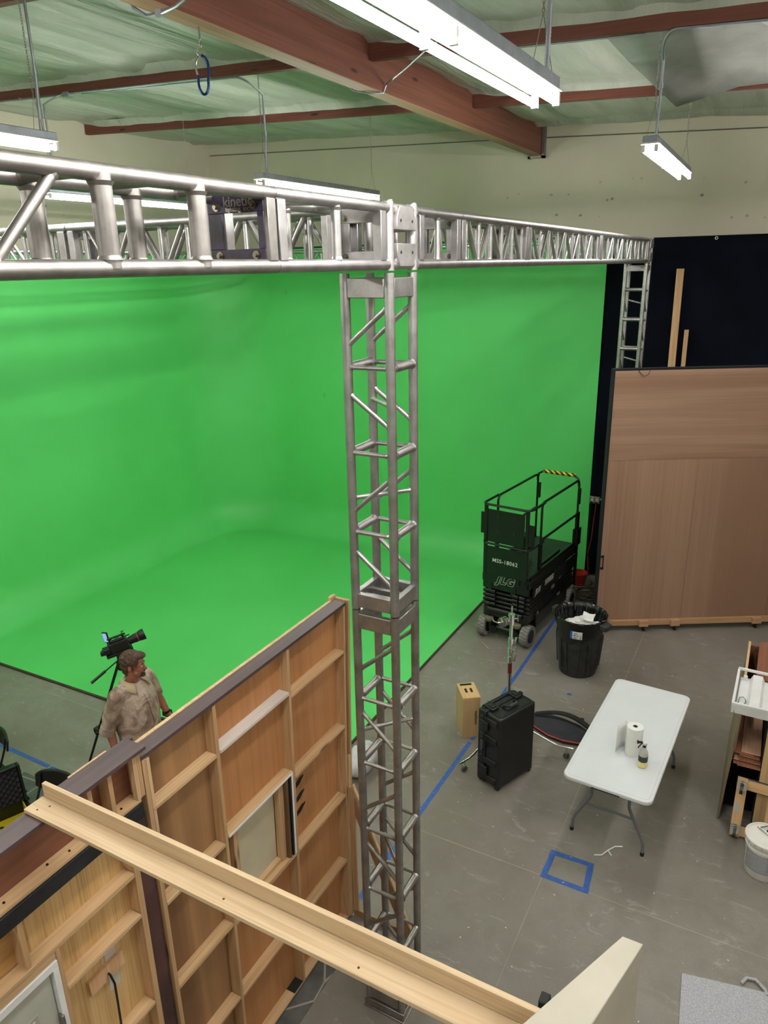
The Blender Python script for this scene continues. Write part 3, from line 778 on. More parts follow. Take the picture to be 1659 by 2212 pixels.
# --- flat A : right, 2.03 .. 3.88, slightly racked
A = flat_root('wooden_set_wall', 2.95, 'tall framed plywood set wall with open back, standing left of the tower')
sh = lambda y, z: (max(0, y-2.03)/1.85)*.045*z
ZA = 2.745
fb(A, 'plywood_skin', M['ply_orange'], XS-.012, 2.60, 0.01, XS, 3.86, ZA, sh=sh)
fb(A, 'plywood_skin', M['ply_brown'], XS-.012, 2.035, 0.01, XS, 2.60, ZA, sh=sh, label='mottled dark brown plywood')
for y0, y1 in ((3.80, 3.822), (3.165, 3.188), (2.515, 2.538), (2.035, 2.06)):
    fb(A, 'stile', M['pine_z'], XS, y0, .02, XF, y1, ZA-.005, sh=sh)
fb(A, 'stile', M['pine_light'], XS, 2.035+.03, 1.98, XF-.002, 2.068+.016, 2.73, label='pale doubled stile')
for z, m_ in ((2.385,'pine_y'), (1.775,'pine_y'), (1.175,'pine_y'), (.575,'pine_y'), (.02,'pine_y')):
    fb(A, 'rail', M[m_], XS, 3.190, z, XF, 3.798, z+.022, sh=sh)
for z, m_ in ((2.425,'pine_y'), (1.835,'pine_y'), (1.175,'pine_y'), (.585,'pine_y'), (.02,'pine_y')):
    if z == 2.425:
        wm = wood('whitewashed_rail', (206,196,190), (222,214,208), 'y', .6, .5, False, streak=(190,160,130), contrast=.3)
        fb(A, 'rail', wm, XS, 2.54, z, XF+.006, 3.163, z+.022, sh=sh, label='rail smeared with white paint')
    else: fb(A, 'rail', M[m_], XS, 2.54, z, XF, 3.163, z+.022, sh=sh)
fb(A, 'rail', M['white'], XF-.001, 2.545, 1.835, XF+.004, 3.16, 1.852, sh=sh, label='white painted rail edge')
for z in (2.415, 1.80, 1.20, .60, .02):
    fb(A, 'rail', M['pine_y'], XS, 2.062, z, XF, 2.513, z+.022, sh=sh)
# top cap, dark brown
fb(A, 'top_cap', M['brown_paint'], XS-.02, 2.03, ZA, XF+.002, 3.83, ZA+.022, sh=sh)
fb(A, 'cap_edge', M['pine_light'], XS-.042, 2.05, ZA-.05, XS-.02, 3.80, ZA+.026, sh=sh, label='pale facing board along the far top edge')
# end trim at the right, light corner boards
fb(A, 'corner_board', M['pine_z'], XS-.03, 3.845, .02, XF+.012, 3.866, ZA+.03, sh=sh)
fb(A, 'corner_board', M['pine_light'], XS-.055, 3.80, .02, XS-.03, 3.866, ZA+.045, sh=sh)
fb(A, 'corner_board', M['pine_light'], XF-.004, 3.824, .02, XF+.012, 3.845, 1.52, sh=sh)
# stencilled black mark, shaped like three sprayed strokes
mkb = MB()
for i, z in enumerate((1.60, 1.48, 1.37)):
    n = 9; vs = []
    for k in range(n+1):
        t = k/n; wd = .024*min(1, .3+t*3, .3+(1-t)*3)+.003*math.sin(t*40)
        vs += [(XS+.0012, 3.255+.17*t, z+.05*t+wd), (XS+.0012, 3.255+.17*t, z+.05*t-wd)]
    mkb.add([Vector(v)-A.location for v in vs], [(2*k, 2*k+2, 2*k+3, 2*k+1) for k in range(n)])
mkb.build('sprayed_mark', M['black_matte'], A)
sp = MB(); sp.add([Vector(v)-A.location for v in grid(8, 8, lambda u, v: (XS+.002+.073*u, 3.05+.11*v, .0432))[0]], grid(8, 8, lambda u, v: (0,0,0))[1])
sp.build('sprayed_mark', M['black_matte'], A)
# window opening between the stiles (view of a cream panel)
fb(A, 'window_jamb', wood('dark_stained_jamb', (84,62,40), (112,84,56), 'z', 1, .5, False), XS, 3.085, 1.197, XF, 3.11, 1.835, sh=sh)
fb(A, 'window_jamb', M['pine_z'], XS+.01, 3.035, 1.22, XS+.05, 3.085, 1.835, sh=sh)
fb(A, 'window_jamb', M['pine_z'], XS, 2.60, 1.197, XF-.02, 2.625, 1.835, sh=sh)
fb(A, 'window_jamb', M['pine_z'], XS+.01, 2.628, 1.22, XS+.045, 2.65, 1.81, sh=sh)
fb(A, 'window_sill', M['pine_y'], XS, 2.61, 1.215, XF-.035, 3.08, 1.24, sh=sh)
fb(A, 'window_sill', M['pine_y'], XS, 2.60, 1.197, XF+.002, 3.10, 1.212, sh=sh)
fb(A, 'window_panel', plain('cream_panel', (196,186,160), .5, 0, .04, 4), XS, 2.65, 1.24, XS+.006, 3.035, 1.815, sh=sh)
fb(A, 'black_strip', M['black_matte'], XF-.03, 3.128, 1.20, XF-.001, 3.14, 1.83, sh=sh)
fb(A, 'black_strip', M['white'], XF-.001, 3.143, 1.20, XF+.004, 3.16, 1.84, sh=sh, label='pale strip beside the black gap')
# diagonal jack brace on the floor
J = empty('corner_jack_brace', (-2.25, 3.865, 0), 'triangular plywood jack brace holding up the end of the set wall', 'brace')
jm = wood('brown_jack_ply', (146,110,78), (172,136,100), 'z', .6, .5, False); jb = MB().prism([(-.235, .0), (.28, .0), (.28, .06), (-.235, .06)], 'y', .0, .02); jb.build('foot_board', jm, J)
MB().prism([(-.235, 1.27), (-.235, 1.12), (.20, .06), (.275, .06)], 'y', .0, .018).build('diagonal_board', jm, J)
MB().prism([(-.21, 1.27), (.285, .06), (.30, .06), (-.20, 1.29)], 'y', -.001, .022).build('board_edge', M['pine_light'], J)
MB().prism([(-.235, .06), (-.19, .06), (-.19, 1.2), (-.235, 1.27)], 'y', -.002, .016).build('upright_board', M['pine_z'], J)
# --- header above flat B
Hd = empty('set_wall_header', (XF-.04, 1.0, 2.52), 'box header with dark painted cap on top of the lower set wall, at the left', 'set wall header')
o = Hd
fb(o, 'plywood_skin', M['ply_red'], XS-.012, -.4, 2.50, XS, 2.03, 2.80)
fb(o, 'top_cap', M['brown_paint'], XS-.012, -.4, 2.812, XF+.03, 2.045, 2.832)
fb(o, 'top_cap', M['pine_light'], XS-.012, -.4, 2.798, XF+.012, 2.03, 2.812, label='pale torn ply edge under the dark cap')
fb(o, 'top_cap', M['brown_paint'], XS-.045, 1.55, 2.80, XS-.014, 2.075, 2.822)
fb(o, 'end_board', M['board_z'], XS-.055, 1.72, 2.80, XS-.040, 1.94, 2.822)
fb(o, 'bottom_rail', M['pine_y'], XS, -.4, 2.525, XF, 2.00, 2.545)
for y0 in (2.005, 1.83, 1.715, 1.1, .5): fb(o, 'stile', M['pine_z'], XS, y0, 2.546, XF, y0+.024, 2.797)
fb(o, 'stile', M['pine_light'], XF-.03, 1.978, 2.546, XF+.002, 2.003, 2.797)
bs = MB()
for y, x in ((1.60, -2.53), (1.50, -2.55), (1.28, -2.535), (1.2, -2.55), (1.90, -2.53), (1.85, -2.55)): bs.tube(Vector((x,y,2.545))-o.location, Vector((x,y,2.549))-o.location, .006, 8)
bs.build('bolt_hole', M['black_metal'], o)
fb(o, 'cable_slot', M['black_matte'], XS+.001, 1.66, 2.66, XS+.003, 1.685, 2.79)
# --- flat B with a door
B = flat_root('wooden_set_wall', .9, 'lower set wall of yellowish plywood with a small pale door, bottom left')
fb(B, 'plywood_skin', M['ply_yellow'], XS-.012, 1.44, .01, XS, 1.93, 2.44)
fb(B, 'plywood_skin', M['ply_yellow'], XS-.012, -.4, 2.10, XS, 1.44, 2.44)
fb(B, 'top_rail', plain('black_painted_rail', (24,26,30), .45, 0, .3, 14, .1), XF-.03, -.4, 2.440, XF+.010, 2.0, 2.524, label='black painted top rail')
fb(B, 'stile', M['pine_z'], XS, 1.895, .02, XF, 1.928, 2.44)
fb(B, 'stile', M['pine_z'], XS, 1.885, 2.20, XF-.02, 1.894, 2.44)
fb(B, 'stile', M['pine_z'], XS, 1.425, .02, XF, 1.447, 2.145)
fb(B, 'stile', M['pine_z'], XS, 1.29, 2.185, XF, 1.315, 2.445); fb(B, 'stile', M['pine_z'], XS, .7, 2.185, XF, .725, 2.445)
fb(B, 'plywood_patch', wood('patched_plywood', (168,124,72), (190,146,92), 'y', 1, .5, False), XS, .9, 2.18, XS+.008, 1.36, 2.42)
fb(B, 'rail', M['pine_y'], XS, -.4, 2.148, XF, 1.893, 2.172)
fb(B, 'rail', M['pine_y'], XS, 1.449, 1.885, XF, 1.893, 1.908)
fb(B, 'rail', M['pine_y'], XS, 1.449, 1.285, XF, 1.893, 1.308); fb(B, 'rail', M['pine_y'], XS, 1.449, .6, XF, 1.893, .622)
fb(B, 'door_head', M['pine_y'], XS, -.4, 2.105, XF-.003, 1.424, 2.146)
fb(B, 'door_casing', M['white'], XS+.01, .55, 2.062, XF+.004, 1.423, 2.102); fb(B, 'door_casing', M['white'], XS+.01, 1.396, .02, XF+.004, 1.423, 2.062)
dm = plain('pale_grey_green_door', (178,180,168), .5, 0, .03, 4)
d = fb(B, 'door_leaf', dm, XS+.02, .60, .03, XF-.02, 1.388, 2.052)
for z0, z1 in ((1.10, 1.90), (.25, .95)):
    for y0, y1 in ((1.04, 1.30), (.68, .94)):
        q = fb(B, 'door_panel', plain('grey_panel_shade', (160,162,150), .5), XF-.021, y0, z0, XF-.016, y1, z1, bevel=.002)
        q2 = fb(B, 'door_panel', dm, XF-.018, y0+.018, z0+.018, XF-.012, y1-.018, z1-.018, bevel=.004)
fb(B, 'hinge', M['steel'], XF-.018, 1.385, 1.70, XF+.012, 1.40, 1.80, bevel=.004)
# little mounting board with cable
mb_ = MB().hexa([Vector(v)-B.location for v in ((XS,1.585,1.655),(XS+.022,1.585,1.655),(XS+.022,1.795,1.66),(XS,1.795,1.66))], [Vector(v)-B.location for v in ((XS,1.58,1.745),(XS+.022,1.58,1.745),(XS+.022,1.79,1.75),(XS,1.79,1.75))])
mb_.build('mounting_board', M['board_z'], B, bevel=.002)
fb(B, 'tape_patch', plain('white_tape', (190,186,178), .5), XS, 1.70, 1.55, XS+.0015, 1.765, 1.80)
MB().pipe([Vector(v)-B.location for v in ((XS,1.69,1.70),(XS+.035,1.69,1.695),(XS+.05,1.695,1.64),(XS+.04,1.70,1.5),(XS+.03,1.70,1.2),(XS+.03,1.70,.3))], .006, 8).build('cable', M['black'], B)
# dark red post between the flats
P_ = MB().box((XS-.012, 1.932, .01), (XF-.01, 2.008, 2.44)).box((XS-.012, 2.010, .01), (XF-.02, 2.028, 2.44)).build('corner_post', M['red_paint'], None, bevel=.003)
tag(rebase(P_), 'worn dark red post between the two wooden set walls', 'post')
# --- floor mat printed as flagstones
def mk_stone():
    m, t, b = nt('printed_flagstone_vinyl'); v = coords(t)
    vo = N(t, 'ShaderNodeTexVoronoi', feature='DISTANCE_TO_EDGE'); vo.inputs['Scale'].default_value = 2.9; t.links.new(v, vo.inputs['Vector'])
    c = ramp(t, noise_tex(t, v, 6, 5), [(.3, rgba((66,68,68))), (.7, rgba((98,98,96)))])
    c = mix(t, ramp(t, vo.outputs['Distance'], [(.014, (1,1,1,1)), (.022, (0,0,0,1))]), c, rgba((150,146,136)))
    t.links.new(c, b.inputs['Base Color']); b.inputs['Roughness'].default_value = .5; return m
o = MB().box((-6.75, -1.0, .0005), (-2.36, 3.80, .004)).build('flagstone_floor_mat', mk_stone()); tag(rebase(o), 'grey vinyl floor mat printed as flagstones under the set wall and chairs', 'mat')
# --- two long boards forming an L, lying across the set
L_ = empty('long_timber_brace', (-1.5, 1.53, 2.834), 'long pale pine L brace lying across the set wall toward the lower right', 'timber')
o = L_.location
def lb(name, mt, pts): MB().hexa([Vector(p)-o for p in pts[:4]], [Vector(p)-o for p in pts[4:]]).build(name, mt, L_, bevel=.0015)
z0 = 2.834
lb('flat_board', M['pine_x'], [(-2.585,1.470,z0),(-.420,1.462,z0),(-.380,1.556,z0),(-2.585,1.562,z0),(-2.585,1.470,z0+.019),(-.420,1.462,z0+.019),(-.380,1.556,z0+.019),(-2.585,1.562,z0+.019)])
lb('upright_board', M['pine_x'], [(-2.575,1.563,z0),(-.379,1.557,z0),(-.370,1.577,z0),(-2.575,1.583,z0),(-2.575,1.563,z0+.088),(-.379,1.557,z0+.088),(-.370,1.577,z0+.088),(-2.575,1.583,z0+.088)])
kn = MB()
for x, y in ((-2.50,1.533),(-2.53,1.495),(-1.52,1.50),(-.95,1.49)): kn.tube(Vector((x,y,z0+.0185))-o, Vector((x,y,z0+.0197))-o, .0045, 10)
kn.build('knot', plain('dark_knot', (60,36,22), .6), L_)
# --- cream flat at the bottom right
Wf = empty('cream_flat', (-.2, 1.5, 0), 'cream painted set wall seen from above at the bottom edge', 'set wall')
o = Wf.location; zt = 2.95
cm = plain('cream_cloth_flat', (184,178,164), .7, 0, .05, 3, .1, 40)
top = [(-.211,1.911),(-.146,1.911),(-.228,1.58),(-.37,.95),(-.66,.86),(-.403,1.488)]
MB().prism([(a-o.x, b-o.y) for a, b in top], 'z', .0, zt-.0).build('panel', cm, Wf, bevel=.003)
o = MB().box((-.392,1.60,2.86), (-.362,1.64,2.915)).build('clamp_pad', M['black_matte'], None, bevel=.004); tag(rebase(o), 'small black pad between the timber end and the cream flat', 'pad')
# --- grey carpet piece
def mk_carpet():
    m, t, b = nt('pale_grey_carpet'); v = coords(t)
    c = ramp(t, noise_tex(t, v, 90, 3, .7), [(.35, rgba((168,168,178))), (.65, rgba((206,206,216)))])
    t.links.new(c, b.inputs['Base Color']); b.inputs['Roughness'].default_value = .95; bump(t, b, noise_tex(t, v, 130, 2), 1, .01); return m
vs = [(-.062,4.53),(.2,4.585),(.9,4.73),(1.05,3.2),(.05,3.1)]
o = MB().prism(vs, 'z', .001, .014).build('carpet_piece', mk_carpet(), None, bevel=.004)
rebase(o); tag(o, 'pale grey carpet offcut on the floor at the bottom right corner', 'carpet')
o = MB().pipe([(.33,4.64,.014),(.36,4.70,.016),(.42,4.71,.02),(.48,4.66,.018),(.50,4.62,.015)], .012, 8).build('carpet_strip', mk_carpet()); tag(rebase(o), 'loose curled strip at the edge of the grey carpet offcut', 'carpet')
# ------------------------------------------------------------------ scissor lift
LF = empty('scissor_lift', (-2.945, 8.74, 0), 'black scissor lift with railed platform in front of the green screen', 'scissor lift', rz=R(-7))
BK = M['black_metal']
dg = plain('dark_green_black_enamel', (13,22,19), .38, 0, .2, 6)
tyre = plain('grey_nonmarking_tyre', (128,126,122), .75, 0, .12, 20)
def wheel(x, y, r, w, nm='wheel'):
    b = MB(); b.lathe([(.02,-w/2+.01),(r*.62,-w/2+.01),(r*.62,-w/2),(r*.96,-w/2),(r,-w/2+.012),(r,w/2-.012),(r*.96,w/2),(r*.62,w/2),(r*.62,w/2-.01),(.02,w/2-.01)], 32, M=axes((x,y,r), (0,1,0), (0,0,1), (1,0,0)))
    wo = b.build(nm, tyre, LF)
    g = MB()
    for k in range(20):
        t0 = 2*PI*k/20; pts = []
        for j, u in enumerate((-.48, -.12, .12, .48)):
            t = t0+(.0, .0, .12, .12)[j]; pts.append((x+u*w, y+math.cos(t)*(r+.0008), r+math.sin(t)*(r+.0008)))
        g.pipe(pts, .0028, 4)
    g.build('tread_groove', M['rubber'], wo)
    MB().lathe([(.0,-w/2-.004),(r*.58,-w/2-.004),(r*.60,0),(r*.58,w/2+.004),(0,w/2+.004)], 24, M=axes((x,y,r), (0,1,0), (0,0,1), (1,0,0))).build('hub', BK, wo)
    return wo
wheel(-.325, .06, .155, .115); wheel(.325, .06, .155, .115); wheel(-.33, 1.52, .155, .115); wheel(.33, 1.52, .155, .115)
c = MB()
c.box((-.30,.16,.14), (.30,1.62,.26)).box((-.36,.26,.20), (.36,1.36,.40)).box((-.335,.02,.33), (.335,1.68,.47)).build('chassis', BK, LF, bevel=.01)
c = MB().tube((-.26,.06,.155), (.26,.06,.155), .045, 14).tube((-.24,.06,.155), (-.24,.06,.34), .05, 14).tube((.24,.06,.155), (.24,.06,.34), .05, 14)
c.tube((-.17,.0,.14), (-.17,.10,.14), .06, 12).tube((.17,.0,.14), (.17,.10,.14), .06, 12); c.build('steering_axle', BK, LF)
c = MB()
for x in (-.22, .2): c.lathe([(.0,0),(.05,0),(.06,.02),(.06,.05),(.0,.05)], 16, c=(x,-.02,.28))
c.build('beacon_lamp', plain('grey_lens', (120,112,90), .4), LF)
# scissor stack
for i, z in enumerate((.50, .565, .63, .695)):
    for s_ in (-1, 1):
        MB().box((s_*.31-.022, .03, z-.025), (s_*.31+.022, 1.62, z+.028)).build('scissor_arm', BK, LF, bevel=.006)
        MB().box((s_*.25-.02, .06, z-.022), (s_*.25+.02, 1.60, z+.024)).build('scissor_arm', BK, LF, bevel=.006)
    MB().tube((-.35,.05,z), (.35,.05,z), .024, 12).build('scissor_pin', BK, LF)
    MB().tube((-.33,1.60,z), (.33,1.60,z), .024, 12).build('scissor_pin', BK, LF)
for x in (-.26, -.18, .16, .26):
    for z in (.53, .60, .66, .72):
        MB().tube((x-.045, .01, z), (x+.03, .01, z), .026, 12).build('pivot_boss', BK, LF)
MB().box((-.345,.005,.76), (.345,.05,.86)).box((-.27,-.005,.70), (-.20,.03,.86)).box((.08,-.005,.70), (.16,.03,.86)).build('front_crossmember', BK, LF, bevel=.006)
MB().tube((-.26,.02,.44), (.26,.02,.44), .04, 16).build('hydraulic_cylinder', BK, LF)
# deck
D = MB(); D.box((-.355,.0,.86), (.355,1.72,.975)); D.build('platform_frame', BK, LF, bevel=.008)
MB().box((-.31,.06,.975), (.31,1.66,.985)).build('deck_plate', plain('diamond_deck', (30,32,30), .5, 0, .2, 10, .4, 150), LF)
MB().box((.315,.04,.975), (.345,1.70,1.045)).box((-.345,.04,.975), (-.315,1.70,1.045)).box((-.30,.03,.975), (.30,.05,1.0)).box((.22,.55,.985),(.26,1.25,1.03)).build('toe_board', BK, LF, bevel=.003)
MB().box((.355,.10,.70), (.37,1.66,.86)).box((-.37,.10,.70), (-.355,1.66,.86)).build('side_skirt', BK, LF, bevel=.004)
MB().box((-.33,-.02,.862), (.33,.0,.985)).build('front_sill', dg, LF, bevel=.004)
for s_ in (-1, 1): MB().box((s_*.33-.02, 1.70, .30), (s_*.33+.02, 1.74, .95)).build('ladder_rail', BK, LF, bevel=.004)
for z in (.42,.6,.78): MB().tube((-.33,1.72,z), (.33,1.72,z), .015, 10).build('ladder_rung', BK, LF)
# rails (square tube 30 mm)
rt_ = .017
def rail(pts, nm='guard_rail'): return MB().pipe(pts, rt_, 8).build(nm, BK, LF)
ZT = 2.0
fr_arc = lambda x0, x1, y0, y1, z, r=.09: ([(x0, y1, z)]+[(x0, y0+r, z)]+[(x0+r-r*math.cos(R(a)), y0+r-r*math.sin(R(a)), z) for a in range(15, 91, 15)]+[(x1-r+r*math.sin(R(a)), y0+r-r*math.cos(R(a)), z) for a in range(0, 91, 15)]+[(x1, y1, z)])
rail(fr_arc(-.345, .345, -.05, .40, ZT-.01))
rail(fr_arc(-.345, .345, -.05, .40, 1.44))
def side(x, mid=True):
    pts = [(x, .36, .98), (x, .36, ZT-.09)]+[(x, .36+.08-.08*math.cos(R(a)), ZT-.09+.08*math.sin(R(a))) for a in range(15, 91, 15)]
    pts += [(x, 1.60, ZT-.01)]+[(x, 1.60+.08*math.sin(R(a)), ZT-.09+.08*math.cos(R(a))) for a in range(15, 91, 15)]+[(x, 1.68, .98)]
    rail(pts)
    rail([(x, .36, 1.46), (x, 1.68, 1.46)])
side(-.325); side(.325)
rail([(-.325, 1.66, ZT-.10), (-.31, 1.67, ZT+.0), (-.24, 1.68, ZT+.045), (.24, 1.68, ZT+.045), (.31, 1.67, ZT-.0), (.325, 1.66, ZT-.10)])
for x in (-.29, .345):
    MB().box((x-.012, 1.655, 1.62), (x+.012, 1.70, 1.86)).build('latch_plate', BK, LF, bevel=.004)
MB().box((.30,1.60,.98), (.375,1.76,1.24)).box((.325,1.6,.98),(.36,1.70,1.5)).build('gate_post', BK, LF, bevel=.006)
# hazard wrap
hz_m, t_, b_ = nt('yellow_black_hazard_tape')
wv = N(t_, 'ShaderNodeTexWave', wave_type='BANDS', bands_direction='DIAGONAL'); wv.inputs['Scale'].default_value = 7; wv.inputs['Distortion'].default_value = 1.5
t_.links.new(coords(t_), wv.inputs['Vector'])
t_.links.new(ramp(t_, wv.outputs['Fac'], [(.47, rgba((18,18,16))), (.53, rgba((222,196,40)))]), b_.inputs['Base Color'])
MB().tube((-.23,1.68,ZT+.045), (.26,1.68,ZT+.045), .028, 14).build('hazard_tape_wrap', hz_m, LF)
# front posts and panels
for x in (-.30, .30):
    MB().box((x-.024, -.045, .985), (x+.024, -.015, ZT-.02)).build('front_post', BK, LF, bevel=.004)
for y in (.36,):
    for x in (-.325, .325): MB().box((x-.02, y-.03, .985), (x+.02, y+.03, 1.40)).build('post_sleeve', BK, LF, bevel=.004)
MB().box((-.276,-.04,.99), (.276,-.028,1.40)).build('lower_front_panel', dg, LF, bevel=.002)
MB().box((-.26,-.055,1.47), (.27,-.043,1.93)).build('upper_front_panel', dg, LF, bevel=.002)
MB().box((-.385,-.02,1.56), (-.325,.0,1.86)).build('side_plate', BK, LF, bevel=.004)
MB().box((.325,-.04,1.50), (.40,-.02,1.80)).build('side_plate', BK, LF, bevel=.004)
sl = MB()
for x, z in ((-.12,1.87),(.12,1.87),(-.12,1.66),(.12,1.66)): sl.bar((x,-.0565,z), (x+.008,-.0565,z-.05), .004, .006)
sl.build('scratch_mark', plain('rusty_scrape', (96,70,56), .6), LF)
MB().box((.12,.0,1.40), (.30,.16,1.52)).box((.16,-.01,1.52),(.28,.10,1.60)).build('control_box', BK, LF, bevel=.008)
MB().cbox((.235,.035,1.625), (.09,.02,.09)).build('paper_tag', plain('white_paper', (200,200,196), .6), LF, bevel=.002)
# coiled cables
cc = MB()
for px_, n in ((.20, 26), (.31, 16)):
    pts = []
    for k in range(n*8+1):
        t = k/(n*8); a = 2*PI*k/8; sag = .10*math.sin(PI*t)
        pts.append((px_+.020*math.cos(a)+sag*.15, .10+.020*math.sin(a)-.14*t, 1.40-.50*t*(1 if px_ < .3 else .75)-(0 if px_ < .3 else .12)))
    cc.pipe(pts, .0055, 5)
cc.build('coiled_cable', M['black'], LF)
# lettering
wp = plain('white_stencil_paint', (224,226,220), .5)
text('stencil_number', 'MSS-18062', .078, wp, axes((.0,-.0415,1.205), (1,0,0), (0,0,1), (0,-1,0)), LF, .0006, .0005, 0, 1.08)
# the letter shapes of the outlined logo: white ground, dark inner letters
text('logo_outline', 'JLG', .14, wp, axes((-.0,-.0212,.920), (1,0,0), (0,0,1), (0,-1,0)), LF, .0005, .0125, .32, 1.3)
text('logo_letters', 'JLG', .14, dg, axes((-.0,-.0224,.920), (1,0,0), (0,0,1), (0,-1,0)), LF, .0005, .0075, .32, 1.3)
text('model_number', '1930ES', .10, wp, axes((.3715,.62,.80), (0,1,0), (0,0,1), (1,0,0)), LF, .0005, .006, .1, 1.05)
text('model_number', '1930ES', .10, BK, axes((.3727,.62,.80), (0,1,0), (0,0,1), (1,0,0)), LF, .0005, .0005, .1, 1.05)
text('logo_outline', 'JLG', .10, wp, axes((.3715,.24,.775), (0,1,0), (0,0,1), (1,0,0)), LF, .0005, .006, .3, 1.05)
text('logo_letters', 'JLG', .10, BK, axes((.3727,.24,.775), (0,1,0), (0,0,1), (1,0,0)), LF, .0005, .0005, .3, 1.05)
dm_ = plain('worn_grey_decal', (104,98,90), .6, 0, .3, 40)
for y, z, w, h in ((.30,.42,.05,.04),(.86,.60,.12,.06),(1.10,.66,.10,.05),(1.02,.43,.11,.04)):
    MB().box((.361 if z < .5 else .335, y-w/2, z-h/2), (.3625 if z < .5 else .3365, y+w/2, z+h/2)).build('decal', dm_, LF)

# ------------------------------------------------------------------ things at the foot of the drape
o = empty('wall_outlet', (-2.41, 11.50, 1.36), 'grey metal outlet box on the black drape beside the plywood wall', 'outlet')
MB().box((-.085,-.04,-.06), (.085,.0,.06)).build('box', M['steel'], o, bevel=.006)
for x in (-.04, .04): MB().box((x-.025,-.045,-.035), (x+.025,-.04,.04)).build('socket', plain('light_grey_plastic', (170,170,166), .5), o, bevel=.003)
for x in (-.045, .035): MB().box((x-.014,-.075,-.055), (x+.014,-.045,-.02)).build('plug', M['black'], o, bevel=.004)
MB().box((.085,-.03,.01),(.13,-.015,.03)).build('switch', M['white'], o, bevel=.002)
cb = MB().pipe([(-2.375,11.43,1.31),(-2.38,11.42,1.2),(-2.39,11.42,1.05),(-2.41,11.43,.7),(-2.45,11.43,.45),(-2.44,11.42,.3),(-2.40,11.38,.06),(-2.30,11.2,.02),(-2.35,11.0,.02)], .007, 6)
tag(cb.build('extension_cable', plain('orange_red_cable', (150,40,32), .5)), 'red cable hanging down the drape from the outlet', 'cable')
cb = MB().pipe([(-2.455,11.43,1.31),(-2.46,11.42,1.1),(-2.47,11.43,.5),(-2.40,11.41,.25),(-2.42,11.35,.03),(-2.5,11.2,.02),(-2.7,11.1,.02)], .006, 6)
tag(cb.build('extension_cable', M['black']), 'black cable hanging down the drape from the outlet', 'cable')
cb = MB(); pts = []
for k in range(150):
    a = 2*PI*k/22; rr_ = .20+.05*math.sin(k*.37)+.02*math.sin(k*1.3); pts.append((-2.24+rr_*math.cos(a), 10.62+rr_*math.sin(a), .03+.05*abs(math.sin(k*.21))+.0004*k))
cb.pipe(pts, .009, 6); tag(cb.build('coiled_extension_cord', plain('dark_red_brown_cord', (62,34,30), .6, 0, .4, 3)), 'tangled dark extension cord coiled on the floor behind the lift', 'cord')
bk = empty('red_bucket', (-2.50, 11.12, 0), 'red plastic bin lying on the floor behind the lift', 'bin'); bk.scale = (.8,.8,.75)
MB().lathe([(.0,.0),(.11,.0),(.12,.02),(.16,.26),(.175,.27),(.175,.285),(.15,.285),(.11,.03),(0,.025)], 28).build('bin_body', plain('red_plastic', (176,34,34), .4), bk)
MB().pipe([(.165*math.cos(R(a)), -.06+.03*math.sin(R(a)), .26+.02*math.sin(R(a))) for a in range(0, 181, 20)], .004, 6).build('handle', M['steel'], bk)

# ------------------------------------------------------------------ big plywood wall on casters
a0 = Vector((-1.893, 9.605)); a1 = Vector((1.85, 11.80)); dd = (Vector((.295, 10.851))-a0).normalized(); ang = math.atan2(dd.y, dd.x)
PW = empty('rolling_plywood_wall', (a0.x, a0.y, 0), 'tall pinkish plywood wall on casters at the right, in front of the drape', 'rolling wall', rz=ang)
plyh = wood('pinkish_plywood_across', (144,112,92), (164,132,110), 'x', .42, .55, False, streak=(132,100,80), contrast=.6)
plyv = wood('pinkish_plywood_upright', (144,112,92), (162,130,108), 'z', .30, .55, False, streak=(136,104,84), contrast=.6)
LW = 3.35
# local: x along wall, -y toward camera
MB().box((.012,-.006,.17), (1.218,.012,2.51)).build('plywood_sheet', plyv, PW, bevel=.001)
MB().box((1.221,-.006,.17), (2.44,.012,2.51)).build('plywood_sheet', plyv, PW, bevel=.001)
MB().box((2.443,-.006,.17), (LW,.012,2.51)).build('plywood_sheet', plyv, PW, bevel=.001)
MB().box((.012,-.006,2.513), (2.44,.012,3.69)).build('plywood_sheet', plyh, PW, bevel=.001)
MB().box((2.443,-.006,2.513), (LW,.012,3.69)).build('plywood_sheet', plyh, PW, bevel=.001)
MB().box((-.010,-.008,.10), (.012,.10,3.70)).box((-.01,.013,3.66), (LW,.10,3.715)).box((.0,.013,.10), (LW,.02,3.70)).build('black_frame', plain('black_blue_cloth', (12,16,22), .9), PW)
MB().box((.05,-.035,.085), (LW,.012,.17)).build('bottom_rail', wood('pinkish_pine_rail', (178,138,100), (200,160,120), 'x', 1, .55, True), PW, bevel=.003)
MB().box((.0,.012,.07), (LW,.06,.12)).build('bottom_rail', wood('brown_lower_rail', (120,88,64), (140,106,80), 'x', 1, .55, True), PW, bevel=.003)
for x in (.11, .68, 1.13, 2.3):
    MB().cbox((x,-.062,.128), (.13,.05,.085)).build('caster_block', wood('pink_block', (186,140,108), (204,160,128), 'x', 1, .5, True), PW, bevel=.003)
for x in (.07, .70, 1.14, 2.3):
    cs = MB().tube((x-.012,-.045,.034), (x+.012,-.045,.034), .032, 16).build('caster', M['black'], PW)
    MB().box((x-.018,-.06,.04), (x+.018,-.02,.085)).build('caster_bracket', M['black_metal'], cs)
pl = MB().pipe([(.04,-.008,.98),(.04,-.035,.99),(.04,-.035,1.13),(.04,-.008,1.14)], .007, 8)
pl.box((.015,-.01,.955),(.06,-.006,.99)).box((.015,-.01,1.13),(.06,-.006,1.165)); pl.build('pull_handle', M['black_metal'], PW)
MB().pipe([(.30,-.01,3.70),(.33,-.02,3.66),(.38,-.02,3.62),(.43,-.02,3.64),(.46,-.01,3.70)], .004, 6).build('cord_loop', M['black'], PW)
sc = MB()
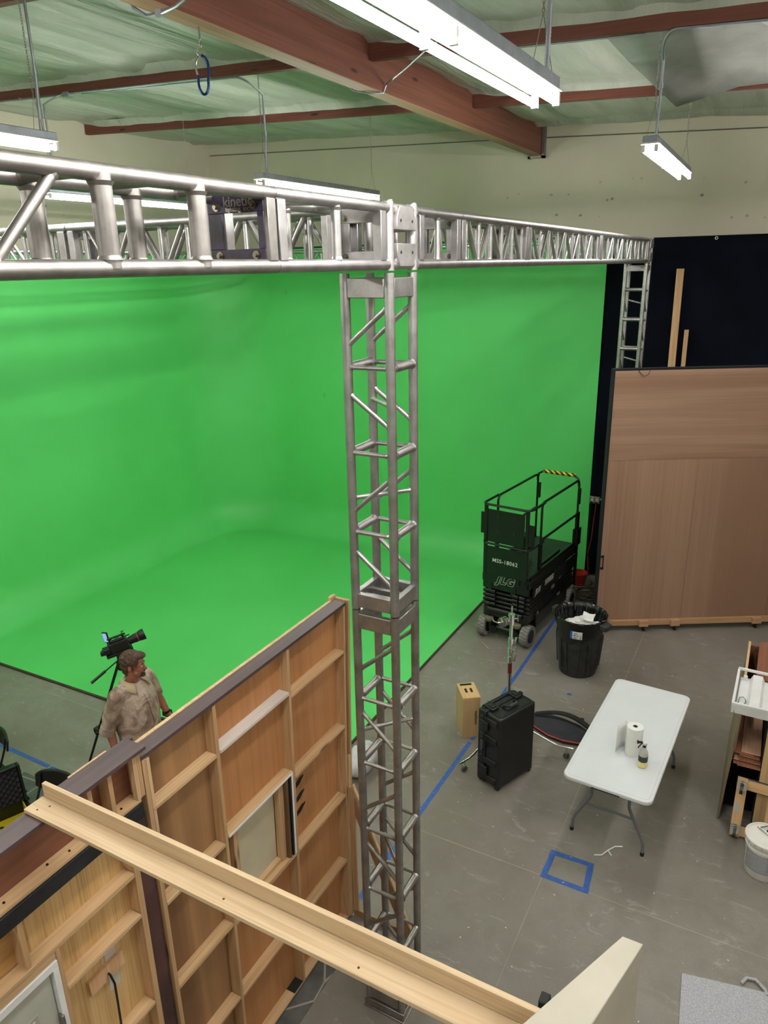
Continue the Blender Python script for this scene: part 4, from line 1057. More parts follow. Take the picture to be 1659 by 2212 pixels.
for x, z in ((.03,3.60),(.03,3.1),(.035,2.6),(.035,1.9),(.035,1.3),(.04,.5)): sc.tube((x,-.0062,z), (x,-.0075,z), .005, 8)
sc.build('screw_head', plain('rust_dot', (92,60,44), .6), PW)
# boards leaning on the drape
B1 = MB().bar((-1.40,11.33,.0), (-1.465,11.44,4.90), .098, .038, (0,1,0)).build('pine_board', M['board_z'], None, bevel=.002); tag(rebase(B1), 'tall knotty pine board leaning on the black drape, the taller of two', 'board')
B2 = MB().bar((-1.26,11.36,.0), (-1.298,11.45,4.07), .058, .03, (0,1,0)).build('pine_board', M['board_z'], None, bevel=.002); tag(rebase(B2), 'short narrow pine board leaning on the black drape, the lower of two', 'board')
# ------------------------------------------------------------------ trash can
T = empty('trash_can', (-1.84, 8.46, 0), 'large black trash can lined with a bag and full of paper towels', 'trash can', rz=R(-20))
cp = plain('dusty_black_plastic', (36,38,40), .55, 0, .45, 9, .1, 60)
MB().lathe([(0,.0),(.225,.0),(.235,.015),(.292,.72),(.300,.73),(.300,.745),(.325,.755),(.325,.79),(.312,.80),(.300,.79),(.290,.74),(.225,.03),(0,.03)], 48).build('can_body', cp, T)
for a in (20, 80, 140, 200, 260, 320):
    m_ = Matrix.Rotation(R(a), 4, 'Z')
    pts = [m_ @ Vector(p) for p in ((.252,-.045,.10),(.284,-.045,.50),(.288,-.02,.56),(.289,.02,.56),(.285,.045,.50),(.253,.045,.10))]
    MB().pipe(pts, .009, 8).build('moulded_rib', cp, T)
for s_ in (-1, 1):
    b = MB(); b.hexa([(s_*.30,-.07,.70),(s_*.40,-.055,.70),(s_*.40,.055,.70),(s_*.30,.07,.70)] if s_ > 0 else [(s_*.40,-.055,.70),(s_*.30,-.07,.70),(s_*.30,.07,.70),(s_*.40,.055,.70)],
                     [(s_*.31,-.085,.785),(s_*.415,-.06,.775),(s_*.415,.06,.775),(s_*.31,.085,.785)] if s_ > 0 else [(s_*.415,-.06,.775),(s_*.31,-.085,.785),(s_*.31,.085,.785),(s_*.415,.06,.775)])
    b.build('handle', cp, T, bevel=.012)
bg = plain('glossy_black_bag', (14,16,16), .22, 0, .2, 6, .4, 14)
def bagf(u, v):
    a = 2*PI*u; fold = .006*math.sin(a*21+2*math.sin(a*3))+.005*math.sin(a*37)
    pr = [(.331,.62),(.335,.70),(.332,.80),(.318,.812),(.296,.79),(.272,.68),(.255,.60),(.12,.56),(.001,.56)]
    k = v*(len(pr)-1); i = min(int(k), len(pr)-2); f = k-i
    r_ = pr[i][0]*(1-f)+pr[i+1][0]*f; z = pr[i][1]*(1-f)+pr[i+1][1]*f
    if v < .3: z += (1-v/.3)*(.10*math.sin(a*2+1)+.03*math.sin(a*5))*1.0; r_ -= (1-v/.3)*.02
    else: r_ += fold
    return (r_*math.cos(a), r_*math.sin(a), z)
vs, fs = grid(120, 24, bagf); MB().add(vs, fs, True).build('bin_liner', bg, T)
MB().add(*[q for q in (lambda g: (g[0], g[1]))(grid(6, 3, lambda u, v: (.327*math.cos(R(-78+26*u))*1.0, .327*math.sin(R(-78+26*u)), .60+.10*v)))]).build('label', plain('white_label', (214,216,216), .4), T)
lb_ = MB(); lb_.add(*grid(2, 3, lambda u, v: (.3285*math.cos(R(-78+5*u)), .3285*math.sin(R(-78+5*u)), .60+.10*v))); lb_.build('label_blue_stripe', plain('label_blue', (36,92,170), .4), T)
lk = MB()
for i, (a0_, a1_, z0_, z1_) in enumerate(((-70,-62,.668,.676),(-70,-66,.64,.655),(-64,-60,.64,.650),(-57,-54,.64,.65),(-57,-54,.61,.625),(-70,-63,.61,.62))):
    lk.add(*grid(2, 1, lambda u, v: (.3287*math.cos(R(a0_+(a1_-a0_)*u)), .3287*math.sin(R(a0_+(a1_-a0_)*u)), z0_+(z1_-z0_)*v)))
lk.build('label_print', plain('label_dark_blue', (40,66,110), .4), T)
T2 = T.location
tw = plain('white_paper_towel', (226,226,224), .85, 0, .05, 6)
for i, (x, y, z, s_) in enumerate(((-.10,-.02,.64,.11),(.0,.05,.66,.12),(.10,.0,.65,.11),(.04,-.09,.64,.10),(-.04,.12,.62,.10),(.16,.09,.62,.09),(-.17,.05,.60,.08))):
    b = MB(); b.sphere((0,0,0), s_*.88, 30, 22)
    b.v = [tuple(Vector(p)*(1+.32*noise.noise(Vector(p)*26+Vector((i*7,0,0)))+.22*noise.noise(Vector(p)*60))*1.0) for p in b.v]
    b.v = [(p[0], p[1], p[2]*.62) for p in b.v]
    o = b.build('crumpled_paper_towel', tw); o.location = (T2.x+x, T2.y+y, z)
    tag(o, 'crumpled white paper towel heaped in the black trash can', 'paper towel', 'paper towels in the trash can')
vs, fs = grid(10, 10, lambda u, v: (-.075+.15*u, -.06+.13*v, .045*v+.035*abs(u-.45)+.008*math.sin(v*7+u*5)))
o = MB().add(vs, fs, True).build('flat_paper_sheet', tw); o.location = (T2.x+.09, T2.y-.0, .74); so = o.modifiers.new('s', 'SOLIDIFY'); so.thickness = .002
tag(o, 'folded white paper sheet standing out on top of the trash', 'paper')
b = MB().sphere((0,0,0), .06, 14, 10, (1.2,.8,.5)); o = b.build('brown_scrap', plain('rust_brown_scrap', (128,66,44), .7, 0, .2, 20)); o.location = (T2.x-.01, T2.y-.15, .685); tag(o, 'rust brown scrap at the front of the trash', 'scrap')

# ------------------------------------------------------------------ white folding table
def q_(u, v): return None
TB = empty('folding_table', (-.758, 5.9, 0), 'white plastic folding table with grey steel legs', 'table', rz=0)
ang = R(1.0)
TW, TLn = .76, 1.83
cx, cy_ = 0, 0
TB.location = (-.810, 6.285, 0); TB.rotation_euler = (0,0,R(-3))
top = MB().prism(rrect(-TW/2, -TLn/2, TW/2, TLn/2, .07, 6), 'z', .705, .745)
top.build('table_top', M['white_plastic'], TB, bevel=.010, seg=3)
g = MB(); rr2 = rrect(-TW/2+.028, -TLn/2+.028, TW/2-.028, TLn/2-.028, .05, 6)
g.pipe([(x, y, .7452) for x, y in rr2], .0016, 4, closed=True); g.build('edge_groove', plain('light_grey_line', (205,208,212), .5), TB)
gl = plain('grey_leg_enamel', (104,106,112), .4)
for sy in (-1, 1):
    for s_ in (-1, 1):
        y = sy*.68; pts = [(s_*.165, y, .70), (s_*.165, y, .46), (s_*.17, y, .43), (s_*.30, y+sy*.01, .17), (s_*.315, y+sy*.01, .12), (s_*.318, y+sy*.01, .02)]
        lg = MB().pipe(pts, .0145, 12).build('leg', gl, TB)
        MB().tube((s_*.318, y+sy*.01, 0), (s_*.318, y+sy*.01, .035), .018, 12).build('foot_cap', M['rubber'], lg)
        MB().tube((s_*.165, y, .50), (s_*.02, y-sy*.19, .69), .006, 8).build('folding_brace', gl, TB)
    MB().tube((-.215, sy*.682, .34), (.215, sy*.682, .34), .011, 10).build('stretcher', gl, TB)
    MB().tube((-.165, sy*.68, .69), (.165, sy*.68, .69), .0145, 10).build('stretcher', gl, TB)
    MB().box((-.16, sy*.76-.03, .695), (.16, sy*.76+.03, .706)).build('mount_plate', M['white_plastic'], TB, bevel=.004)
MB().box((-.12,-TLn/2-.001,.706), (.12,-TLn/2+.03,.716)).build('hinge_tab', M['black'], TB)
# paper roll
P = empty('paper_towel_roll', (-.745, 5.98, .7455), 'white paper towel roll standing on the table with a loose sheet', 'paper towels')
pw = plain('white_paper_roll', (232,232,230), .8, 0, .02, 4, .12, 220)
MB().lathe([(.021,.0),(.070,.0),(.0715,.003),(.0715,.277),(.070,.28),(.021,.28),(.021,.0)], 40).build('roll', pw, P)
MB().lathe([(.0205,.0),(.0205,.281),(.0185,.281),(.0185,.0)], 20).build('cardboard_core', plain('brown_card', (88,76,64), .8), P)
def sheet(u, v):
    a = R(10+100*u); 
    if u < .35: 
        t = u/.35; p = Vector((.0715*math.cos(R(60+80*t)), .0715*math.sin(R(60+80*t))))
    else:
        t = (u-.35)/.65; p = Vector((-.055-.09*t+.0*t, .045+.045*math.sin(t*2.4)-.14*t*t))
    return (p.x, p.y, .278*v+.0005)
vs, fs = grid(28, 4, sheet); o = MB().add(vs, fs, True).build('loose_sheet', pw, P); so = o.modifiers.new('s', 'SOLIDIFY'); so.thickness = .0015
# spray bottle
S = empty('spray_bottle', (-.634, 5.82, .7455), 'clear spray bottle with green and yellow label on the table', 'spray bottle', rz=R(15))
cl, t_, b_ = nt('clear_bottle_plastic'); b_.inputs['Base Color'].default_value = rgba((196,198,192)); b_.inputs['Roughness'].default_value = .12; b_.inputs['Alpha'].default_value = .55
MB().lathe([(0,0),(.036,0),(.040,.006),(.040,.125),(.036,.155),(.018,.195),(.0135,.205),(.0135,.215),(0,.215)], 32).build('bottle_body', cl, S)
MB().lathe([(0,.002),(.034,.002),(.0375,.006),(.0375,.118),(0,.118)], 28).build('liquid', plain('pale_liquid', (200,196,176), .2), S)
MB().lathe([(.0406,.008),(.0406,.062)], 32, a0=R(-209), a1=R(11)).build('label_lower', plain('pale_yellow_label', (224,212,140), .5), S)
MB().lathe([(.0406,.062),(.0406,.118)], 32, a0=R(-209), a1=R(11)).build('label_upper', plain('dark_green_label', (30,52,44), .5), S)
MB().lathe([(.0155,.200),(.0165,.203),(.0165,.222),(.0145,.224),(0,.224)], 24).build('cap_collar', M['black'], S)
MB().box((-.017,-.012,.222), (.022,.012,.248)).build('sprayer_head', plain('white_sprayer', (218,218,214), .4), S, bevel=.005)
MB().box((-.050,-.008,.238), (-.016,.008,.252)).box((-.064,-.011,.234), (-.050,.011,.256)).pipe([(-.018,0,.236),(-.030,0,.224),(-.045,0,.200),(-.050,0,.186)], .005, 6).build('trigger', M['black'], S)

# ------------------------------------------------------------------ black rolling hard case
CA = empty('rolling_hard_case', (-1.985, 6.065, 0), 'tall black ribbed rolling hard case standing on end', 'hard case', rz=R(-23))
kp = plain('black_resin', (20,21,23), .42, 0, .15, 5, .10, 200)
W2, D2, H2 = .155, .26, .86
# local x: thickness (lid+base), y: depth; z height
MB().box((-W2+.01,-D2,.035), (-.052,D2,H2-.02)).build('lid_shell', kp, CA, bevel=.022, seg=3)
MB().box((-.040,-D2,.035), (W2,D2,H2-.02)).build('base_shell', kp, CA, bevel=.022, seg=3)
rim = MB(); rim.box((-.068,-D2-.014,.03), (-.048,D2+.014,H2-.006)).box((-.046,-D2-.014,.03), (-.026,D2+.014,H2-.006)); rim.build('seal_rim', kp, CA, bevel=.006)
for z in (.10,.30,.56,.76):
    MB().box((-.10,-D2-.012,z-.035), (.12,-D2+.01,z+.035)).build('side_rib', kp, CA, bevel=.008)
for y in (-.17,.0,.17):
    MB().box((-W2+.004,y-.04,.08), (-W2+.02,y+.04,H2-.07)).build('face_rib', kp, CA, bevel=.006)
for x in (-.10,-.02,.06,.13):
    for z in (.13,.52,.74): MB().box((x-.012,-D2-.006,z-.02), (x+.012,-D2+.005,z+.02)).build('rib_notch', kp, CA, bevel=.003)
for y in (-.17,.17):
    lt = MB().box((-.095,y-.045,H2-.022), (.015,y+.045,H2+.012)).build('latch', kp, CA, bevel=.006)
    MB().box((-.075,y-.03,H2+.010), (-.005,y+.03,H2+.022)).build('latch_lever', M['black'], lt, bevel=.003)
for z in (.18,.70): MB().box((-.095,-D2-.030,z-.05), (.015,-D2-.008,z+.05)).build('latch', kp, CA, bevel=.006)
hd = MB().box((-.015,-.085,H2-.022),(.085,.085,H2-.012)).pipe([(.02,-.075,H2-.02),(.035,-.075,H2+.012),(.085,-.06,H2+.020),(.085,.06,H2+.020),(.035,.075,H2+.012),(.02,.075,H2-.02)], .011, 10).build('carry_handle', M['black'], CA)
MB().tube((.085,-.05,H2+.020), (.085,.05,H2+.020), .0155, 14).build('handle_grip', plain('grey_rubber_grip', (52,54,58), .6), CA)
tl = MB().box((-.135,-.20,H2-.024), (-.10,.20,H2-.004)).build('trolley_handle', kp, CA, bevel=.006)
MB().pipe([(-.05,-D2-.01,.42),(-.035,-D2-.045,.42),(-.035,-D2-.05,.50),(-.035,-D2-.045,.57),(-.05,-D2-.01,.57)], .012, 10).build('side_handle', M['black'], CA)
MB().tube((-.035,-D2-.05,.44), (-.035,-D2-.05,.55), .016, 12).build('handle_grip', plain('grey_rubber_grip2', (62,64,68), .6), CA)
fr2 = rrect(-.135, -.235, .135, .235, .04, 4)
MB().pipe([(x, y, H2-.018) for x, y in fr2], .008, 6, closed=True).build('top_ridge', kp, CA)
for x in (-.11,.12):
    for y in (-.23,.23):
        w_ = MB().tube((x-.016,y,.028), (x+.016,y,.028), .028, 16).build('wheel', M['rubber'], CA)
        MB().box((x-.024,y-.03,.03), (x+.024,y+.03,.07)).build('wheel_bracket', kp, w_, bevel=.005)
# ------------------------------------------------------------------ apple box
AB = empty('apple_box', (-2.615, 6.62, 0), 'light birch plywood apple box standing on end beside the black case', 'apple box', rz=R(-54))
bx = wood('birch_box', (186,150,104), (204,170,126), 'z', 1, .5, False, contrast=.5)
bt = wood('birch_box_top', (200,162,112), (216,180,134), 'x', 1, .5, False, contrast=.5)
MB().box((-.155,-.10,0), (.155,.10,.490)).build('box_body', bx, AB, bevel=.002)
MB().box((-.155,-.10,.491), (.155,.10,.508)).build('end_panel', bt, AB, bevel=.002)
for y in (-.030,.030):
    MB().prism([(.005+(.030 if math.cos(R(a)) >= 0 else -.030)+.013*math.cos(R(a)), y+.013*math.sin(R(a))) for a in range(0, 360, 15)], 'z', .508, .5095).build('hand_hole', M['black_matte'], AB)
MB().box((-.135,-.07,.508), (-.100,.062,.510)).build('black_label', M['black'], AB)
text('side_lettering', 'matthews', .045, plain('dark_brown_ink', (58,46,38), .6), axes((.1556,.052,.25), (0,0,-1), (0,1,0), (1,0,0)), AB, .0004, .001)
# ------------------------------------------------------------------ rolling steel stand
CS = empty('rolling_light_stand', (-2.13, 6.30, 0), 'chrome rolling light stand rising behind the black case', 'light stand')
hub = (0, 0)
CS.location = (-2.11, 6.50, 0)
for a in (246, 10, 128):
    d = Vector((math.cos(R(a)), math.sin(R(a)), 0))
    lg = MB().pipe([d*.03+Vector((0,0,.36)), d*.20+Vector((0,0,.29)), d*.50+Vector((0,0,.155)), d*.56+Vector((0,0,.135)), d*.70+Vector((0,0,.128))], .0125, 12).build('leg', M['chrome'], CS)
    MB().tube(d*.03+Vector((0,0,.16)), d*.26+Vector((0,0,.262)), .007, 8).build('leg_brace', M['chrome'], CS)
    p = d*.635; sd_ = d.cross(Vector((0,0,1)))
    cs = MB().tube(p+sd_*.012+Vector((0,0,.035)), p-sd_*.012+Vector((0,0,.035)), .034, 18).build('caster_wheel', plain('grey_wheel', (78,78,78), .5), lg)
    MB().tube(p+Vector((0,0,.06)), p+Vector((0,0,.14)), .011, 10).bar(p+sd_*.018+Vector((0,0,.03)), p+sd_*.018+Vector((0,0,.08)), .02, .004, d).bar(p-sd_*.018+Vector((0,0,.03)), p-sd_*.018+Vector((0,0,.08)), .02, .004, d).tube(p+Vector((0,0,.07)), p+Vector((0,0,.085)), .022, 12).build('caster_fork', M['chrome'], lg)
MB().tube((0,0,.12), (0,0,1.10), .0215, 18).build('lower_pole', M['chrome'], CS)
MB().tube((0,0,1.08), (0,0,1.30), .0190, 18).build('riser', M['chrome'], CS)
MB().tube((0,0,1.28), (0,0,1.60), .0175, 18).build('riser', M['chrome'], CS)
MB().tube((0,0,.93), (0,0,1.05), .0221, 18).build('red_band', plain('dark_red_band', (96,22,26), .35), CS)
for z in (.36, .16): MB().tube((0,0,z-.03), (0,0,z+.03), .03, 16).build('leg_collar', M['chrome'], CS)
rv = Vector((.88,.47,0))
for z in (1.10, 1.20, 1.31):
    k_ = MB().tube((0,0,z-.03), (0,0,z+.03), .028, 16).build('pole_collar', M['chrome'], CS)
    MB().tube(rv*.02+Vector((0,0,z)), rv*.045+Vector((0,0,z)), .006, 8).hexa([rv*.035+Vector((0,.008,z-.032)), rv*.055+Vector((0,.008,z-.032)), rv*.055+Vector((0,-.008,z-.032)), rv*.035+Vector((0,-.008,z-.032))], [rv*.045+Vector((0,.008,z+.036)), rv*.068+Vector((0,.008,z+.036)), rv*.068+Vector((0,-.008,z+.036)), rv*.045+Vector((0,-.008,z+.036))]).build('tee_knob', M['chrome'], k_)
MB().tube((0,0,1.50), (0,0,1.60), .031, 18).tube((0,0,1.595), (0,0,1.615), .035, 18).tube((0,0,1.615), (0,0,1.69), .008, 12).tube((0,0,1.69), (0,0,1.70), .0095, 12).build('spigot_socket', M['chrome'], CS)
g_ = MB().tube(-rv*.02+Vector((0,0,1.535)), -rv*.05+Vector((0,0,1.535)), .018, 14)
ax_ = Vector((-.2,-.9,.1)).normalized(); c_ = -rv*.085+Vector((0,0,1.53))
g_.tube(c_-ax_*.030, c_-ax_*.004, .052, 24).tube(c_+ax_*.004, c_+ax_*.030, .052, 24).tube(c_-ax_*.04, c_+ax_*.045, .012, 12)
g_.build('grip_head', M['chrome'], CS)
MB().pipe([c_+ax_*.045, c_+ax_*.05-rv*.03, c_+ax_*.045-rv*.075+Vector((0,0,.02)), c_+ax_*.04-rv*.09+Vector((0,0,.045))], .009, 8).build('grip_lever', M['chrome'], CS)
MB().tube(rv*.03+Vector((0,0,1.56)), rv*.065+Vector((0,0,1.56)), .008, 8).bar(rv*.065+Vector((0,0,1.53)), rv*.065+Vector((0,0,1.595)), .014, .012).build('tee_knob', M['chrome'], CS)

# ------------------------------------------------------------------ round reflector bag on the floor
RB = empty('reflector_bag', (-1.70, 6.95, 0), 'flat black fabric bag with red piping lying between the case and the table', 'bag')
def loc(pts): return [(x+1.70, y-6.95) for x, y in pts]
fbm = plain('charcoal_nylon', (34,34,42), .8, 0, .2, 8, .3, 60)
out = [(-2.04,7.12),(-1.98,7.22),(-1.85,7.28),(-1.70,7.27),(-1.50,7.22),(-1.34,7.12),(-1.26,7.04),(-1.28,6.96),(-1.42,6.87),(-1.58,6.84),(-1.75,6.86),(-1.92,6.94),(-2.02,7.02)]
MB().prism(loc(out), 'z', .001, .035).build('bag_body', fbm, RB, bevel=.012, seg=3)
MB().pipe([(x, y, .038) for x, y in loc(out[6:])], .007, 6).build('red_piping', plain('red_orange_piping', (176,60,40), .6), RB)
vs, fs = grid(30, 1, lambda u, v: (-2.02+1.70+.74*u+.02*v, 7.14-6.95+.11*math.sin(u*PI)-.08*u+.045*v, .045+.05*math.sin(u*PI)+.03*v))
o = MB().add(vs, fs, True).build('shoulder_strap', plain('black_webbing', (14,14,16), .8), RB); so = o.modifiers.new('s', 'SOLIDIFY'); so.thickness = .004
MB().box((-1.50+1.70,7.215-6.95,.07), (-1.46+1.70,7.27-6.95,.10)).build('strap_buckle', M['black'], RB, bevel=.003)
# white bag past the set wall
WB = MB(); WB.sphere((0,0,.13), .17, 24, 16, (.8,1.4,.9))
WB.v = [tuple(Vector(p)*(1+.16*noise.noise(Vector(p)*9))) for p in WB.v]; WB.v = [(p[0], p[1], max(p[2], .002)) for p in WB.v]
o = WB.build('plastic_bag', plain('white_translucent_bag', (206,208,214), .5, 0, .08, 10, .5, 18)); o.location = (-3.33, 5.45, 0)
tag(o, 'white plastic bag on the floor showing past the end of the set wall', 'bag')

# ------------------------------------------------------------------ storage box at the right edge
SB = empty('storage_box', (.18, 6.4, 0), 'open-fronted plywood storage box at the right edge, holding sheets of ply', 'storage box')
def sb(name, mt, a, b, bevel=.002, lean=0): 
    m_ = MB(); x0,y0,z0 = a; x1,y1,z1 = b; l0 = lean*(z0); l1 = lean*(z1)
    m_.hexa([(x0+l0-.18,y0-6.4,z0),(x1+l0-.18,y0-6.4,z0),(x1+l0-.18,y1-6.4,z0),(x0+l0-.18,y1-6.4,z0)], [(x0+l1-.18,y0-6.4,z1),(x1+l1-.18,y0-6.4,z1),(x1+l1-.18,y1-6.4,z1),(x0+l1-.18,y1-6.4,z1)])
    return m_.build(name, mt, SB, bevel=bevel)
pe = wood('grey_ply_panel', (120,104,82), (146,128,104), 'z', 1, .6, False)
sb('side_panel', pe, (.012,6.37,.0), (.030,7.90,1.14), lean=.045)
sb('panel_edge', M['pine_light'], (.010,7.02,1.14), (.034,7.90,1.146), lean=.045)
sb('front_panel', wood('pale_ply_front', (196,162,118), (214,182,138), 'z', .5, .55, False), (.305,6.40,.0), (.90,6.418,1.14))
sb('inner_panel', pe, (.305,6.42,.0), (.323,7.90,1.14)); sb('back_panel', M['ply_red'], (.07,7.86,.0), (.9,7.88,1.12))
sb('inner_post', plain('pale_strip', (168,164,150), .6), (.050,6.55,.60), (.058,6.60,1.13), lean=.03)
sb('shelf', M['ply_orange'], (.062,6.52,.585), (.303,7.8,.60)); sb('painted_shade_floor', M['black_matte'], (.05,6.6,.012), (.303,7.85,.02))  # box floor in matte black: shade of the interior put into the colour
sb('painted_shade_side', M['black_matte'], (.296,6.43,.0), (.304,7.8,1.12))  # added black sheet standing in for the shade inside the slot
gp = M['pine_light']
for i, (x0, x1, y0, y1, z, mt, a) in enumerate(((.075,.285,6.44,7.2,.602,'a',.0),(.10,.29,6.40,7.1,.616,'b',1.5),(.085,.27,6.46,7.3,.630,'c',-1),(.11,.295,6.44,7.0,.643,'b',.8),(.118,.285,6.48,7.2,.668,'a',0),(.08,.26,6.49,7.4,.684,'a',-3),(.125,.285,6.50,7.25,.700,'c',.5))):
    mt = {'a': wood('red_ply_sheet_%d' % i, (166,108,84), (192,134,106), 'y', 1, .5, False), 'b': wood('brown_ply_sheet_%d' % i, (138,92,72), (166,116,92), 'y', 1, .5, False), 'c': wood('pink_ply_sheet_%d' % i, (218,172,142), (232,190,160), 'y', 1, .5, False)}[mt]
    o = MB().cbox((0,0,.0055), (x1-x0, y1-y0, .010)).build('plywood_offcut', mt, None, bevel=.001); o.location = ((x0+x1)/2, (y0+y1)/2, z); o.rotation_euler = (0,0,R(a))
    tag(o, ('reddish plywood sheet at the very bottom of the stack in the storage box','brown plywood sheet second from the bottom of the stack in the box','thin pale sheet third from the bottom of the stack in the box','dark brown sheet at the middle of the stack in the box','red-brown sheet third from the top of the stack in the box','wide reddish sheet sticking out left just under the top sheet','pale pink plywood sheet on top of the stack in the storage box')[i], 'plywood sheet', 'plywood offcuts in the storage box')
o = MB().box((.165,7.10,1.142), (.80,7.93,1.150)).build('loose_plywood_sheet', M['ply_red']); tag(rebase(o), 'reddish brown plywood panel lying on the storage box behind the light fixture', 'plywood sheet')  # plywood sheet lying on the box behind the troffer
# troffer
TF = empty('troffer_light', (.33, 6.72, 1.150), 'white unlit fluorescent troffer lying open on top of the storage box', 'light fixture', rz=R(-1))
MB().box((-.30,-.33,.0), (.30,.33,.012)).hexa([(-.30,-.33,.0),(.30,-.33,.0),(.30,-.322,.0),(-.30,-.322,.0)], [(-.325,-.345,.09),(.325,-.345,.09),(.325,-.337,.09),(-.325,-.337,.09)]).build('pan', M['white'], TF)
for y in (-.345,.325): MB().box((-.33,y,.085), (.33,y+.022,.108)).build('end_flange', M['white'], TF, bevel=.002)
for x in (-.33,.31): MB().hexa([(x,-.33,.0),(x+.02,-.33,.0),(x+.02,.33,.0),(x,.33,.0)], [(x-.005,-.33,.10),(x+.015,-.33,.10),(x+.015,.33,.10),(x-.005,.33,.10)]).build('side_flange', M['white'], TF)
for x in (-.16,.14):
    MB().hexa([(x-.06,-.32,.012),(x+.07,-.32,.012),(x+.07,.32,.012),(x-.06,.32,.012)], [(x-.035,-.32,.07),(x+.045,-.32,.07),(x+.045,.32,.07),(x-.035,.32,.07)]).build('ballast_cover', M['white'], TF)
for x, y in ((-.26,.28),(.0,.28),(.26,.28)): MB().box((x-.018,y-.012,.012), (x+.018,y+.012,.06)).tube((x,y-.014,.045), (x,y-.013,.045), .01, 12).build('lamp_holder', M['white'], TF, bevel=.002)
wr = MB()
for ox, oy in ((-.26,-.12),(.02,.05),(.04,-.15)):
    wr.pipe([(ox-.015,oy-.08,.015),(ox-.025,oy-.03,.02),(ox-.02,oy+.03,.03),(ox+.01,oy+.05,.03),(ox+.03,oy+.02,.025),(ox+.035,oy-.02,.02),(ox+.02,oy-.06,.016)], .0028, 5)
wr.build('loose_wire', M['black'], TF)
# furniture dolly leaning on the box
DL = empty('furniture_dolly', (.30, 6.165, 0), 'small wooden furniture dolly with grey casters standing upright against the storage box', 'dolly')
DL.rotation_euler = (R(-20), 0, R(-2))
dw = wood('dolly_board', (200,160,114), (220,182,136), 'z', 1, .55, False); dwx = wood('dolly_cross_board', (200,160,114), (220,182,136), 'x', 1, .55, False)
cpt = plain('grey_blue_carpet_pad', (64,70,80), .95, 0, .2, 30, .5, 150)
for x in (-.13, .13): MB().box((x-.042,.0,.02), (x+.042,.022,.56)).build('end_board', dw, DL, bevel=.004)
for z in (.07, .50):
    MB().box((-.172,.024,z-.045), (.172,.044,z+.045)).build('cross_board', dwx, DL, bevel=.004)
    MB().box((-.178,.045,z-.055), (.178,.058,z+.055)).build('carpet_pad', cpt, DL, bevel=.004)
MB().box((-.16,-.0015,.24), (-.125,.0,.33)).build('paper_label', plain('grey_label', (168,168,172), .5), DL)
for x in (-.13, .13):
    for z in (.09, .49):
        pl = MB().box((x-.038,-.004,z-.042), (x+.038,.0,z+.042)).tube((x,-.004,z), (x,-.016,z), .028, 16).build('caster_plate', M['chrome'], DL)
        MB().tube((x-.014,-.060,z-.020), (x+.014,-.060,z-.020), .044, 22).build('caster_wheel', plain('dark_grey_wheel', (44,46,50), .45), pl)
        MB().hexa([(x-.018,-.06,z-.03),(x+.018,-.06,z-.03),(x+.018,-.045,z-.0),(x-.018,-.045,z-.0)][:4], [(x-.018,-.016,z-.02),(x+.018,-.016,z-.02),(x+.018,-.012,z+.02),(x-.018,-.012,z+.02)]).build('caster_fork', M['chrome'], pl)
# bucket
BU = empty('white_pail', (.405, 5.87, 0), 'white plastic pail with sealed lid and grey printed label at the right edge', 'pail')
pb = plain('white_pail_plastic', (222,220,216), .4, 0, .03, 6)
MB().lathe([(0,0),(.130,0),(.135,.006),(.148,.285),(.156,.286),(.156,.292),(.148,.294),(.150,.315),(.158,.318),(.158,.324),(.150,.328),(.150,.345),(0,.345)], 56).build('pail_body', pb, BU)
MB().lathe([(.164,.335),(.166,.340),(.166,.366),(.162,.370),(.150,.370),(.146,.362),(.120,.362),(.116,.366),(0,.366)], 56).build('lid', pb, BU)
nb = MB()
for k in range(18):
    a = 2*PI*k/18; nb.cbox((0,0,0), (.002,.004,.022), Matrix.Translation((.1665*math.cos(a), .1665*math.sin(a), .348)) @ Matrix.Rotation(a, 4, 'Z'))
nb.build('lid_notch', plain('notch_grey', (150,148,144), .6), BU)
MB().lathe([(.1412,.075),(.1472,.262)], 40, a0=R(185), a1=R(330)).build('grey_label', plain('grey_print', (150,150,156), .6, 0, .08, 60), BU)
MB().lathe([(.1418,.080),(.1476,.255)], 10, a0=R(186), a1=R(204)).build('white_label', plain('label_white2', (214,214,214), .5), BU)
ln = MB()
for k in range(9):
    z = .10+.018*k; r_ = .1414+.0060*(z-.075)/.187+.0012
    ln.lathe([(r_, z), (r_, z+.0022)], 20, a0=R(214), a1=R(214+(70 if k % 3 else 95)))
ln.build('label_text_line', plain('white_lines', (206,206,208), .5), BU)
ch_ = MB()
for k, z in enumerate((.10,.135,.17,.205)):
    r_ = .1418+.0058*(z-.08)/.175+.0012
    ch_.lathe([(r_, z), (r_, z+.022)], 6, a0=R(188), a1=R(192)); ch_.lathe([(r_, z), (r_, z+.004)], 6, a0=R(188), a1=R(199)); ch_.lathe([(r_, z+.018), (r_, z+.022)], 6, a0=R(188), a1=R(199))
ch_.build('label_print', plain('label_black2', (50,52,60), .5), BU)
SC_ = empty('floor_scraper', (.395, 5.90, .3675), 'chrome razor scraper with black socket lying on the white pail lid', 'scraper', rz=R(-38))
MB().tube((-.075,0,.012), (.075,0,.012), .011, 12).build('chrome_bar', M['chrome'], SC_)
MB().tube((-.055,.01,.016), (-.02,.14,.022), .006, 10).tube((-.02,.14,.022), (-.012,.165,.023), .011, 10).build('handle', M['steel'], SC_)
MB().tube((.015,.012,.020), (.03,.085,.022), .019, 16).build('socket', M['black'], SC_)

